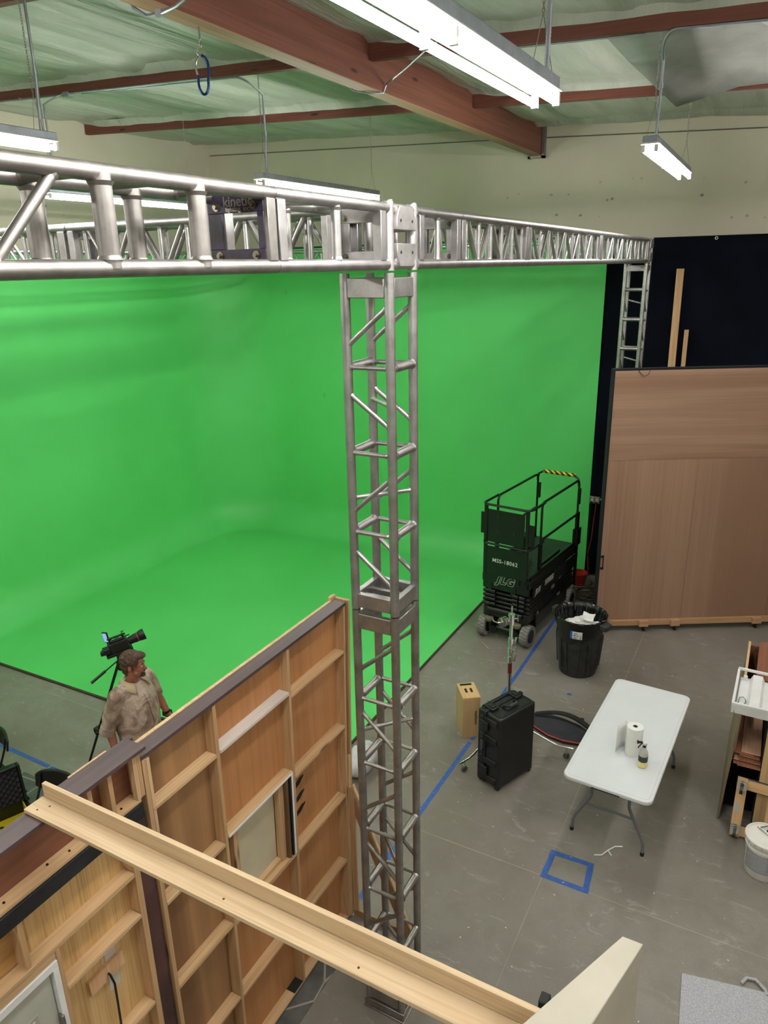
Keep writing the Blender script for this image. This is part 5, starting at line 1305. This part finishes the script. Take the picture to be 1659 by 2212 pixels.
# ------------------------------------------------------------------ left edge: chairs and open case
def chair(name, loc, rz, label):
    c = empty(name, loc, label, 'chair', rz=rz, group='black folding chairs')
    bm = plain('black_chair_paint', (20,18,16), .4)
    for s_ in (-1, 1):
        MB().pipe([(s_*.20,-.30,.01),(s_*.19,-.10,.42),(s_*.16,.035,.70),(s_*.16,.06,.82)], .011, 10).build('leg', bm, c)
        MB().pipe([(s_*.18,.16,.01),(s_*.17,-.02,.40),(s_*.17,-.10,.47)], .011, 10).build('leg', bm, c)
    vs, fs = grid(20, 8, lambda u, v: (-.215+.43*u, .055+.045*math.sin(u*PI)+.02*v, .66+.04*abs(2*u-1)**6*(1-v)+(.19-.045*abs(2*u-1)**5)*v))
    o = MB().add(vs, fs, True).build('backrest', bm, c); so = o.modifiers.new('s', 'SOLIDIFY'); so.thickness = .018
    vs, fs = grid(10, 10, lambda u, v: (-.19+.38*u, -.34+.38*v, .445-.015*math.sin(u*PI)*math.sin(v*PI)))
    o = MB().add(vs, fs, True).build('seat', bm, c); so = o.modifiers.new('s', 'SOLIDIFY'); so.thickness = .02
    MB().tube((-.21,-.24,.14), (.21,-.24,.14), .008, 8).tube((-.19,.15,.12), (.19,.15,.12), .008, 8).build('stretcher', bm, c)
    return c
chair('folding_chair', (-5.135, 3.20, 0), R(13), 'black folding chair whose back rises just above the timber end')
c2_ = chair('folding_chair', (-6.29, 3.43, 0), R(-12), 'black folding chair cut by the left edge above the yellow bin')
c2_.scale = (.93, .93, .93)
HC = empty('open_hard_case', (-5.76, 3.12, 0), 'open black hard case with foam lid and a yellow insert at the left edge', 'hard case', rz=R(-22))
cs_ = MB()
cs_.box((-.30,-.22,0), (.30,.22,.02)).box((-.30,-.22,.02), (-.275,.22,.17)).box((.275,-.22,.02), (.30,.22,.17)).box((-.275,-.22,.02), (.275,-.195,.17)).box((-.275,.195,.02), (.275,.22,.17))
cs_.build('case_bottom', kp, HC, bevel=.012)
MB().pipe([(x, y, .172) for x, y in rrect(-.295,-.215,.295,.215,.03,3)], .008, 6, closed=True).build('seal_rim', M['black'], HC)
yb = MB(); yp = plain('yellow_insert', (206,186,24), .45)
yb.box((-.27,-.18,.03), (.25,.19,.036)).hexa([(.225,-.18,.03),(.235,-.18,.03),(.235,.18,.03),(.225,.18,.03)], [(.262,-.19,.165),(.27,-.19,.165),(.27,.19,.165),(.262,.19,.165)]).box((-.27,.175,.03), (.262,.185,.165)).box((-.27,-.19,.03), (.262,-.18,.165)).box((-.02,-.18,.03),(-.01,.18,.14))
yb.build('yellow_insert', yp, HC)
MB().sphere((.05,-.03,.10), .06, 14, 10, (1.3,.8,.7)).pipe([(-.1,-.1,.1),(.0,-.06,.16),(.12,-.02,.15),(.18,.05,.1)], .012, 8).build('packed_gear', M['black'], HC)
MB().sphere((.0,-.10,.13), .035, 12, 8, (1.8,.8,.8)).build('yellow_roll', plain('light_yellow', (226,212,90), .5), HC)
Ml = Matrix.Translation((-.30,0,.17)) @ Matrix.Rotation(R(-100), 4, 'Y') @ Matrix.Diagonal((1,1,-1,1))
MB().box((.0,-.22,.0), (.38,.22,.025), Ml).box((.0,-.22,.0), (.38,-.195,.09), Ml).box((.0,.195,.0), (.38,.22,.09), Ml).box((.355,-.195,.0), (.38,.195,.09), Ml).build('case_lid', kp, HC, bevel=.01)
vs, fs = grid(44, 44, lambda u, v: (.01+.34*u, -.19+.38*v, -.0-.03+.10+.018*math.sin(u*2*PI*6)*math.sin(v*2*PI*6)))
ff = MB(); ff.add(vs, fs, True, Ml); ff.build('egg_foam', plain('charcoal_foam', (38,40,44), .95), HC)
# ------------------------------------------------------------------ organic surfaces (union of balls -> one continuous skin)
def balls(mb, pts, rad, n=10, sc=(1,1,1)):
    """tapered limb through pts"""
    pts = [Vector(p) for p in pts]
    for i in range(len(pts)-1):
        L = (pts[i+1]-pts[i]).length; r0, r1 = rad[i], rad[i+1]; k = max(2, int(L/(min(r0, r1)*.35)))
        for j in range(k+1):
            t = j/k; mb.sphere(pts[i].lerp(pts[i+1], t), r0+(r1-r0)*t, n, 7, sc)
def skinmesh(name, mb, voxel, smooth, mt, parent, fn=None):
    me = bpy.data.meshes.new('tmp'); me.from_pydata(mb.v, [], mb.f)
    o = bpy.data.objects.new('tmp', me); COL.objects.link(o)
    rm = o.modifiers.new('r', 'REMESH'); rm.mode = 'VOXEL'; rm.voxel_size = voxel; rm.use_smooth_shade = True
    sm = o.modifiers.new('s', 'SMOOTH'); sm.factor = .5; sm.iterations = smooth
    bpy.context.view_layer.update(); dg = bpy.context.evaluated_depsgraph_get()
    m2 = bpy.data.meshes.new_from_object(o.evaluated_get(dg)); bpy.data.objects.remove(o)
    m2.materials.clear(); m2.materials.append(mt)
    if fn:
        for v in m2.vertices: v.co = fn(v.co.copy())
    m2.polygons.foreach_set('use_smooth', [True]*len(m2.polygons))
    q = bpy.data.objects.new(name, m2); COL.objects.link(q); q.parent = parent; return q
MAN = empty('person', (-4.845, 3.965, 0), 'man in a stained beige short-sleeved shirt walking past the camera tripod', 'person', rz=R(5))
def dense(*rows):
    if len(rows) == 1: rows = rows[0]
    out = []
    for a, b in zip(rows, rows[1:]):
        k = max(1, int((b[0]-a[0])/.012))
        out += [tuple(p+(q-p)*j/k for p, q in zip(a, b)) for j in range(k)]
    return out+[rows[-1]]
skin, t_, b_ = nt('ruddy_skin')
t_.links.new(ramp(t_, noise_tex(t_, coords(t_), 9, 4), [(.3, rgba((150,92,78))), (.7, rgba((186,126,106)))]), b_.inputs['Base Color'])
b_.inputs['Roughness'].default_value = .5; b_.inputs['Subsurface Weight'].default_value = .08
hairm, t_, b_ = nt('brown_hair')
t_.links.new(ramp(t_, noise_tex(t_, coords(t_, (14, 60, 30)), 1.5, 5, .6), [(.3, rgba((46,30,22))), (.7, rgba((96,70,52)))]), b_.inputs['Base Color'])
b_.inputs['Roughness'].default_value = .55; bump(t_, b_, noise_tex(t_, coords(t_, (20, 90, 50)), 1.5, 3), .8, .01)
sh_m, t_, b_ = nt('stained_beige_cotton')
v_ = coords(t_); c_0 = ramp(t_, noise_tex(t_, v_, 1.6, 3, .5), [(.3, rgba((196,174,156))), (.7, rgba((218,198,182)))])
st_ = noise_tex(t_, coords(t_, (1.4, 1.2, 1.6)), 2.0, 6, .65, 1.2)
c_0 = mix(t_, ramp(t_, st_, [(.45, (0,0,0,1)), (.58, (.8,.8,.8,1))]), c_0, rgba((126,100,88)))
t_.links.new(c_0, b_.inputs['Base Color']); b_.inputs['Roughness'].default_value = .85
bump(t_, b_, noise_tex(t_, coords(t_, (7, 7, 3)), 1.4, 4, .6, 1.5), .8, .03)
# ---- body
body = MB()
HD = Matrix.Translation((.045, .0, 1.655)) @ Matrix.Rotation(R(26), 4, 'Z') @ Matrix.Rotation(R(8), 4, 'Y')
def hs(c, r, sc=(1,1,1)): body.sphere(c, r, 16, 12, sc, HD)
hs((-.008,0,.030), .094, (1.06,.86,1.0)); hs((.030,0,-.020), .072, (.95,.86,1.15)); hs((.035,0,-.070), .050, (1.0,.95,.75)); hs((.062,0,-.088), .022, (1,1.3,.9))
hs((.072,0,.028), .040, (.6,1.35,.5)); hs((.060,0,.060), .045, (.7,1.2,.9))
for k in range(6): hs((.088+.0055*k, 0, .018-.0085*k), .0085+.0012*k)
for s_ in (-1, 1):
    hs((.112, s_*.011, -.026), .0085); hs((.060, s_*.043, -.018), .024, (.8,.8,1)); hs((.045, s_*.052,-.055), .022)
    for a in range(0, 340, 24): hs((-.010+.014*math.cos(R(a)), s_*(.080+.003*math.sin(R(a))), -.006+.024*math.sin(R(a))), .0052)
    hs((-.006, s_*.078, -.006), .013, (.8,.5,1.3))
hs((.098,0,-.052), .011, (.8,1.7,.5)); hs((.095,0,-.064), .012, (.8,1.5,.5))
balls(body, [(.0,0,1.43),(.012,0,1.50),(.03,0,1.58)], [.068,.062,.060])
for z, rx, ry in dense((.92,.155,.180),(1.0,.175,.185),(1.08,.185,.185),(1.16,.182,.185),(1.24,.165,.185),(1.32,.148,.188),(1.39,.120,.180),(1.435,.085,.140)):
    body.sphere((.012*min(1, max(0, (1.45-z)/.2)), 0, z), 1, 20, 8, (rx*.96, ry*.95, .04))
# arms
RS, RE, RW = Vector((-.005,-.195,1.420)), Vector((-.10,-.255,1.14)), Vector((-.055,-.255,.895))
LS, LE, LW_ = Vector((-.005,.195,1.420)), Vector((.0,.285,1.175)), Vector((.07,.325,.955))
balls(body, [RS, RE, RE.lerp(RW,.35), RW], [.058,.043,.044,.029]); balls(body, [LS, LE, LE.lerp(LW_,.35), LW_], [.058,.043,.044,.029])
def hand(W, E, out, palm_n, curl):
    d = (W-E).normalized(); side = d.cross(Vector(palm_n)).normalized(); nrm = side.cross(d).normalized()
    for a in (-.024,-.008,.008,.024): balls(body, [W+d*.012+side*a*.7, W+d*.085+side*a], [.0155,.0125])
    for i, (a, L) in enumerate(((-.031,.066),(-.0105,.078),(.0105,.073),(.031,.056))):
        p = W+d*.088+side*a; q = p; seg = [p]; dd_ = d.copy()
        for k in range(3):
            dd_ = (dd_+nrm*curl*(k+1)*.33).normalized(); q = q+dd_*L*(.42,.33,.25)[k]; seg.append(q)
        balls(body, seg, [.0092,.0086,.0080,.0068], 8)
    t0 = W+d*.025+side*out*.026; balls(body, [t0, t0+d*.028+side*out*.024+nrm*.008, t0+d*.058+side*out*.030+nrm*.016, t0+d*.078+side*out*.028+nrm*.022], [.015,.012,.0105,.0085], 8)
hand(RW, RE.lerp(RW,.5), 1, (0,1,0), .55)
hand(LW_, LE.lerp(LW_,.5), -1, (0,-1,0), .5)
# legs, mid stride
balls(body, [(0,-.09,.90),(.06,-.11,.50),(-.06,-.11,.10)], [.095,.062,.045]); balls(body, [(0,.09,.90),(.10,.10,.50),(.17,.10,.09)], [.095,.062,.045])
skinmesh('body', body, .0062, 3, skin, MAN)
# eyes, brows
ey = MB()
for s_ in (-1, 1): ey.sphere((.083, s_*.030, .010), .0115, 14, 10, (1,1,1), HD)
eo = ey.build('eye', plain('eye_white', (200,192,184), .25), MAN); ir = MB()
for s_ in (-1, 1): ir.sphere((.0925, s_*.030, .009), .0048, 10, 8, (.6,1,1), HD)
ir.build('iris', plain('dark_iris', (40,30,24), .2), eo)
br = MB()
for s_ in (-1, 1): br.pipe([HD @ Vector(p) for p in ((.094, s_*.014, .028),(.092, s_*.030, .034),(.080, s_*.046, .029))], .0042, 6)
br.build('eyebrow', hairm, MAN)
# hair
hr = MB()
def hh(c, r, sc=(1,1,1)): hr.sphere(c, r, 16, 12, sc, HD)
hh((-.018,0,.048), .096, (1.10,.93,.98)); hh((-.050,0,.00), .075, (.85,1.0,1.0)); hh((-.055,0,-.045), .056, (.75,1.05,.95)); hh((-.045,0,-.085), .036, (.7,1.2,.8))
hh((.030,.0,.098), .052, (1.2,1.25,.62)); hh((.070,.01,.094), .034, (1.0,1.6,.62)); hh((.090,.015,.090), .018, (1.0,1.8,.6))
for s_ in (-1, 1): hh((.012, s_*.068, .040), .032, (.9,.55,1.2)); hh((.018, s_*.074, .002), .015, (.8,.5,1.6)); hh((-.035, s_*.070, -.005), .030, (.9,.6,1.2))
hob = skinmesh('hair', hr, .0055, 2, hairm, MAN, lambda p: p+Vector((0,0,0))+(p-Vector((.04,0,1.67))).normalized()*.007*noise.noise(Vector((p.x*40, p.y*90, p.z*40))))
gt = MB()
for c, r, sc in (((.094,0,-.088),.026,(.75,1.0,.95)),((.098,0,-.066),.011,(.7,1.9,.5)),((.108,0,-.044),.0085,(.7,2.6,.55)),((.092,.024,-.062),.009,(.8,.7,1.8)),((.092,-.024,-.062),.009,(.8,.7,1.8)),((.078,0,-.104),.018,(1,1.0,.6))):
    gt.sphere(c, r, 12, 8, sc, HD)
skinmesh('goatee', gt, .004, 1, hairm, MAN)
# ---- shirt
s_b = MB()
for z, rx, ry in dense((.88,.186,.206),(.94,.190,.206),(1.0,.200,.207),(1.08,.208,.209),(1.16,.204,.208),(1.24,.188,.207),(1.32,.170,.208),(1.385,.146,.210),(1.43,.112,.200),(1.462,.080,.150)):
    s_b.sphere((.012*min(1, max(0, (1.45-z)/.2)), 0, z), 1, 24, 8, (rx, ry, .035))
sr_end = RE+(RW-RE)*.06; sl_end = LS.lerp(LE, .72)
balls(s_b, [RS+Vector((0,.05,.01)), RS, RS.lerp(RE,.5)+Vector((0,-.005,0)), sr_end], [.080,.082,.076,.068]); balls(s_b, [LS+Vector((0,-.05,.01)), LS, LS.lerp(LE,.5), sl_end], [.080,.082,.074,.066])
def wr_fn(p):
    n_ = noise.noise(Vector((p.x*7, p.y*7, p.z*5)))*.012+noise.noise(Vector((p.x*16+p.z*9, p.y*16, p.z*13)))*.007
    c = Vector((0, 0, p.z)); d = (p-c); d.z = 0
    if d.length > 1e-4: p = p+d.normalized()*n_
    if p.z < .865: p.z = .865
    return p
shirt = skinmesh('shirt', s_b, .0085, 3, sh_m, MAN, wr_fn)
# cuffs rolled up
for (p, q, r) in ((RS, sr_end, .0665), (LS, sl_end, .064)):
    d = (q-p).normalized(); a = q-d*.0; mbx = MB(); mbx.tube(a-d*.015, a+d*.068, r+.004, 24, r+.001)
    mbx.v = [tuple(Vector(v)+.006*Vector((noise.noise(Vector(v)*25), noise.noise(Vector(v)*25+Vector((5,0,0))), 0))) for v in mbx.v]
    mbx.build('rolled_cuff', sh_m, MAN, bevel=.006)
# collar and placket
def torso_x(z, y=0):
    for z0, z1, a, b in ((.86,1.0,.205,.214),(1.0,1.16,.214,.219),(1.16,1.24,.219,.200),(1.24,1.32,.200,.174),(1.32,1.385,.174,.150),(1.385,1.44,.150,.112),(1.44,1.52,.112,.08)):
        if z0 <= z <= z1: return a+(b-a)*(z-z0)/(z1-z0)
    return .1
pk = MB(); vs = []
for i in range(25):
    z = .88+(1.40-.88)*i/24
    for y in (-.018, .018): vs.append((torso_x(z)+.004+.003*math.sin(z*40), y, z))
pk.add(vs, [(2*i, 2*i+1, 2*i+3, 2*i+2) for i in range(24)], True); o = pk.build('placket', sh_m, MAN); so = o.modifiers.new('s', 'SOLIDIFY'); so.thickness = .006
def colf(u, v):
    a = R(34+292*u); fr_ = min(1, abs(u-.5)*2)**3          # 0 at the nape, 1 at the front tips
    r_ = .070+.050*v+.030*fr_*v; z = 1.515-.022*fr_+(.004-.045*v)*(1-fr_)-fr_*v*.075+.018*math.sin(v*PI)
    return (.012+r_*math.cos(a)*1.02, r_*math.sin(a)*1.05, z)
vs, fs = grid(40, 6, colf)
o = MB().add(vs, fs, True).build('collar', plain('beige_collar', (184,166,140), .85, 0, .06, 8, .3, 40), MAN); so = o.modifiers.new('s', 'SOLIDIFY'); so.thickness = .005
# watch
d = (LW_-LE).normalized(); MB().tube(LW_-d*.03, LW_-d*.005, .0335, 20, .0325).build('watch', M['black'], MAN, bevel=.003)
# trousers, shoes
tr = MB()
for z in (.80,.87,.93): tr.sphere((.005,0,z), 1, 20, 10, (.168,.19,.08))
balls(tr, [(0,-.095,.86),(.06,-.112,.50),(-.05,-.112,.12)], [.108,.083,.070]); balls(tr, [(0,.095,.86),(.10,.102,.50),(.16,.102,.11)], [.108,.083,.070])
skinmesh('trousers', tr, .011, 3, plain('dark_denim', (34,38,48), .85, 0, .15, 12), MAN)
for x, y in ((-.06,-.112), (.17,.102)):
    sb_ = MB(); balls(sb_, [(x-.05,y,.045),(x+.06,y,.042),(x+.16,y,.035)], [.045,.044,.036]); q = skinmesh('shoe', sb_, .008, 2, plain('dark_shoe', (30,26,24), .6), MAN, lambda p: Vector((p.x, p.y, max(p.z, .002))))
# ------------------------------------------------------------------ camera on a tripod
TP = empty('camera_tripod', (-5.245, 4.225, 0), 'black tripod standing behind the man, carrying the video camera', 'tripod'); TP.scale = (1, 1, 1.02)
bm2 = M['black']
def rel(p): return (p[0]+5.245, p[1]-4.225, p[2])
for fx, fy, sp in ((-5.75, 3.91, 0), (-5.03, 4.86, 1), (-5.36, 4.60, 2)):
    f0 = Vector(rel((fx, fy, .02))); tp = Vector((0,0,1.38)); dr_ = Vector((f0.x, f0.y, 0)).normalized(); sd_ = Vector((-dr_.y, dr_.x, 0))
    tp = tp+dr_*.05; mid = tp.lerp(f0, .52)
    lg = MB()
    for s_ in (-1, 1): lg.tube(tp+sd_*s_*.030, mid+sd_*s_*.022, .0105, 10)
    lg.tube(mid-(f0-tp).normalized()*.05, f0, .0125, 10); lgo = lg.build('leg', bm2, TP)
    MB().cbox(mid, (.075,.075,.055)).tube(mid+sd_*.03, mid+sd_*.075, .018, 12).build('leg_clamp', bm2, lgo, bevel=.006)
    MB().sphere(f0+Vector((0,0,.008)), .025, 12, 8).build('foot', M['rubber'], lgo)
MB().lathe([(0,1.34),(.055,1.34),(.065,1.38),(.06,1.42),(.045,1.43),(.05,1.46),(.05,1.50),(0,1.50)], 24).build('tripod_head', bm2, TP)
ph = Vector(rel((-5.245, 4.225, 1.46))); pe_ = Vector(rel((-5.315, 3.895, 1.335)))
MB().tube(ph, pe_, .007, 8).tube(ph.lerp(pe_,.55), pe_, .0135, 12).build('pan_handle', bm2, TP)
MB().tube(pe_, pe_+(pe_-ph).normalized()*.004, .009, 10).build('handle_end', plain('pink_cap', (200,120,110), .5), TP)
CM = empty('video_camera', (-5.265, 4.24, 1.53), 'black video camera with long lens and small blue-lit monitor', 'video camera', rot=(R(9), 0, R(-34))); CM.scale = (.86,)*3
MB().box((-.06,-.16,.0), (.06,.13,.03)).build('mount_plate', bm2, CM, bevel=.003)
MB().box((-.05,-.10,.03), (.05,.10,.15)).box((-.045,-.18,.045), (.045,-.10,.11)).build('camera_body', bm2, CM, bevel=.008)
lz = MB(); LM = axes((0,.10,.095), (1,0,0), (0,-.10,1), (0,1,.10))
lz.lathe([(0,0),(.042,0),(.044,.02),(.046,.025),(.048,.07),(.052,.075),(.052,.125),(.056,.13),(.062,.16),(.064,.195),(.058,.195),(.054,.16),(0,.15)], 28, M=LM).build('lens', bm2, CM)
MB().lathe([(.0532,.112),(.0532,.118)], 28, M=LM).build('lens_ring', plain('pink_ring', (170,90,84), .4), CM)
MB().lathe([(0,.152),(.050,.157)], 24, M=LM).build('lens_glass', plain('dark_glass', (12,14,20), .05), CM)
MB().box((-.012,-.09,.15), (.012,.08,.165)).box((-.012,-.09,.165),(.012,-.07,.20)).box((-.012,.06,.165),(.012,.08,.20)).box((-.014,-.10,.195),(.014,.10,.212)).build('top_handle', bm2, CM, bevel=.004)
MB().tube((-.045,-.06,.15), (-.045,.14,.15), .0075, 10).tube((.045,-.06,.15), (.045,.10,.15), .0075, 10).tube((-.03,-.2,.05),(-.03,.1,.05),.007,8).build('rod', bm2, CM)
MB().pipe([(0,-.08,.17),(.02,-.04,.21),(.04,.0,.20),(.05,.05,.23),(.03,.09,.26),(.0,.06,.24)], .004, 6).pipe([(-.02,-.1,.16),(-.04,-.02,.19),(.0,.05,.2),(.05,.08,.17)], .004, 6).build('cable', bm2, CM)
MB().box((-.06,-.20,.03), (-.0,-.13,.075)).box((.0,-.21,.05),(.045,-.16,.09)).build('battery', bm2, CM, bevel=.006)
MN = Matrix.Translation((-.09,-.10,.185)) @ Matrix.Rotation(R(-48), 4, 'Z')
mo = MB().box((-.008,-.035,-.055), (.012,.035,.075), MN).build('monitor', bm2, CM, bevel=.005)
MB().box((.0125,-.028,-.045), (.0135,.028,.065), MN).build('monitor_screen', emit('blue_screen', (.03,.20,.62), .55), mo)
MB().tube((-.045,-.12,.08), (-.085,-.10,.10), .012, 10).tube((-.088,-.10,.08),(-.09,-.10,.14),.012,10).build('monitor_arm', bm2, CM)
FPX = 1571.2474
WCM = [[0.8791926, 0.4760328, -0.0203242], [-0.1347385, 0.2893129, 0.9477044], [0.4570184, -0.8304763, 0.3185017]]
# ------------------------------------------------------------------ camera, world, exposure
cd = bpy.data.cameras.new('camera'); cam = bpy.data.objects.new('camera', cd); COL.objects.link(cam)
cd.sensor_fit = 'VERTICAL'; cd.sensor_height = 24; cd.lens = 24*FPX/2212; cd.clip_start = .05; cd.clip_end = 100
rw = WCM
m4 = Matrix(((rw[0][0],rw[1][0],rw[2][0],0),(rw[0][1],rw[1][1],rw[2][1],0),(rw[0][2],rw[1][2],rw[2][2],5.0),(0,0,0,1)))
cam.matrix_world = m4; SC.camera = cam
w = bpy.data.worlds.new('world'); SC.world = w; w.use_nodes = True
w.node_tree.nodes['Background'].inputs[0].default_value = (.8,.85,.9,1); w.node_tree.nodes['Background'].inputs[1].default_value = .0
SC.view_settings.view_transform = 'Standard'; SC.view_settings.look = 'None'; SC.view_settings.gamma = 1
SC.view_settings.exposure = 0.85; SC.view_settings.use_curve_mapping = False
SC.cycles.max_bounces = 8; SC.cycles.diffuse_bounces = 5; SC.cycles.glossy_bounces = 4
SC.cycles.sample_clamp_indirect = 6
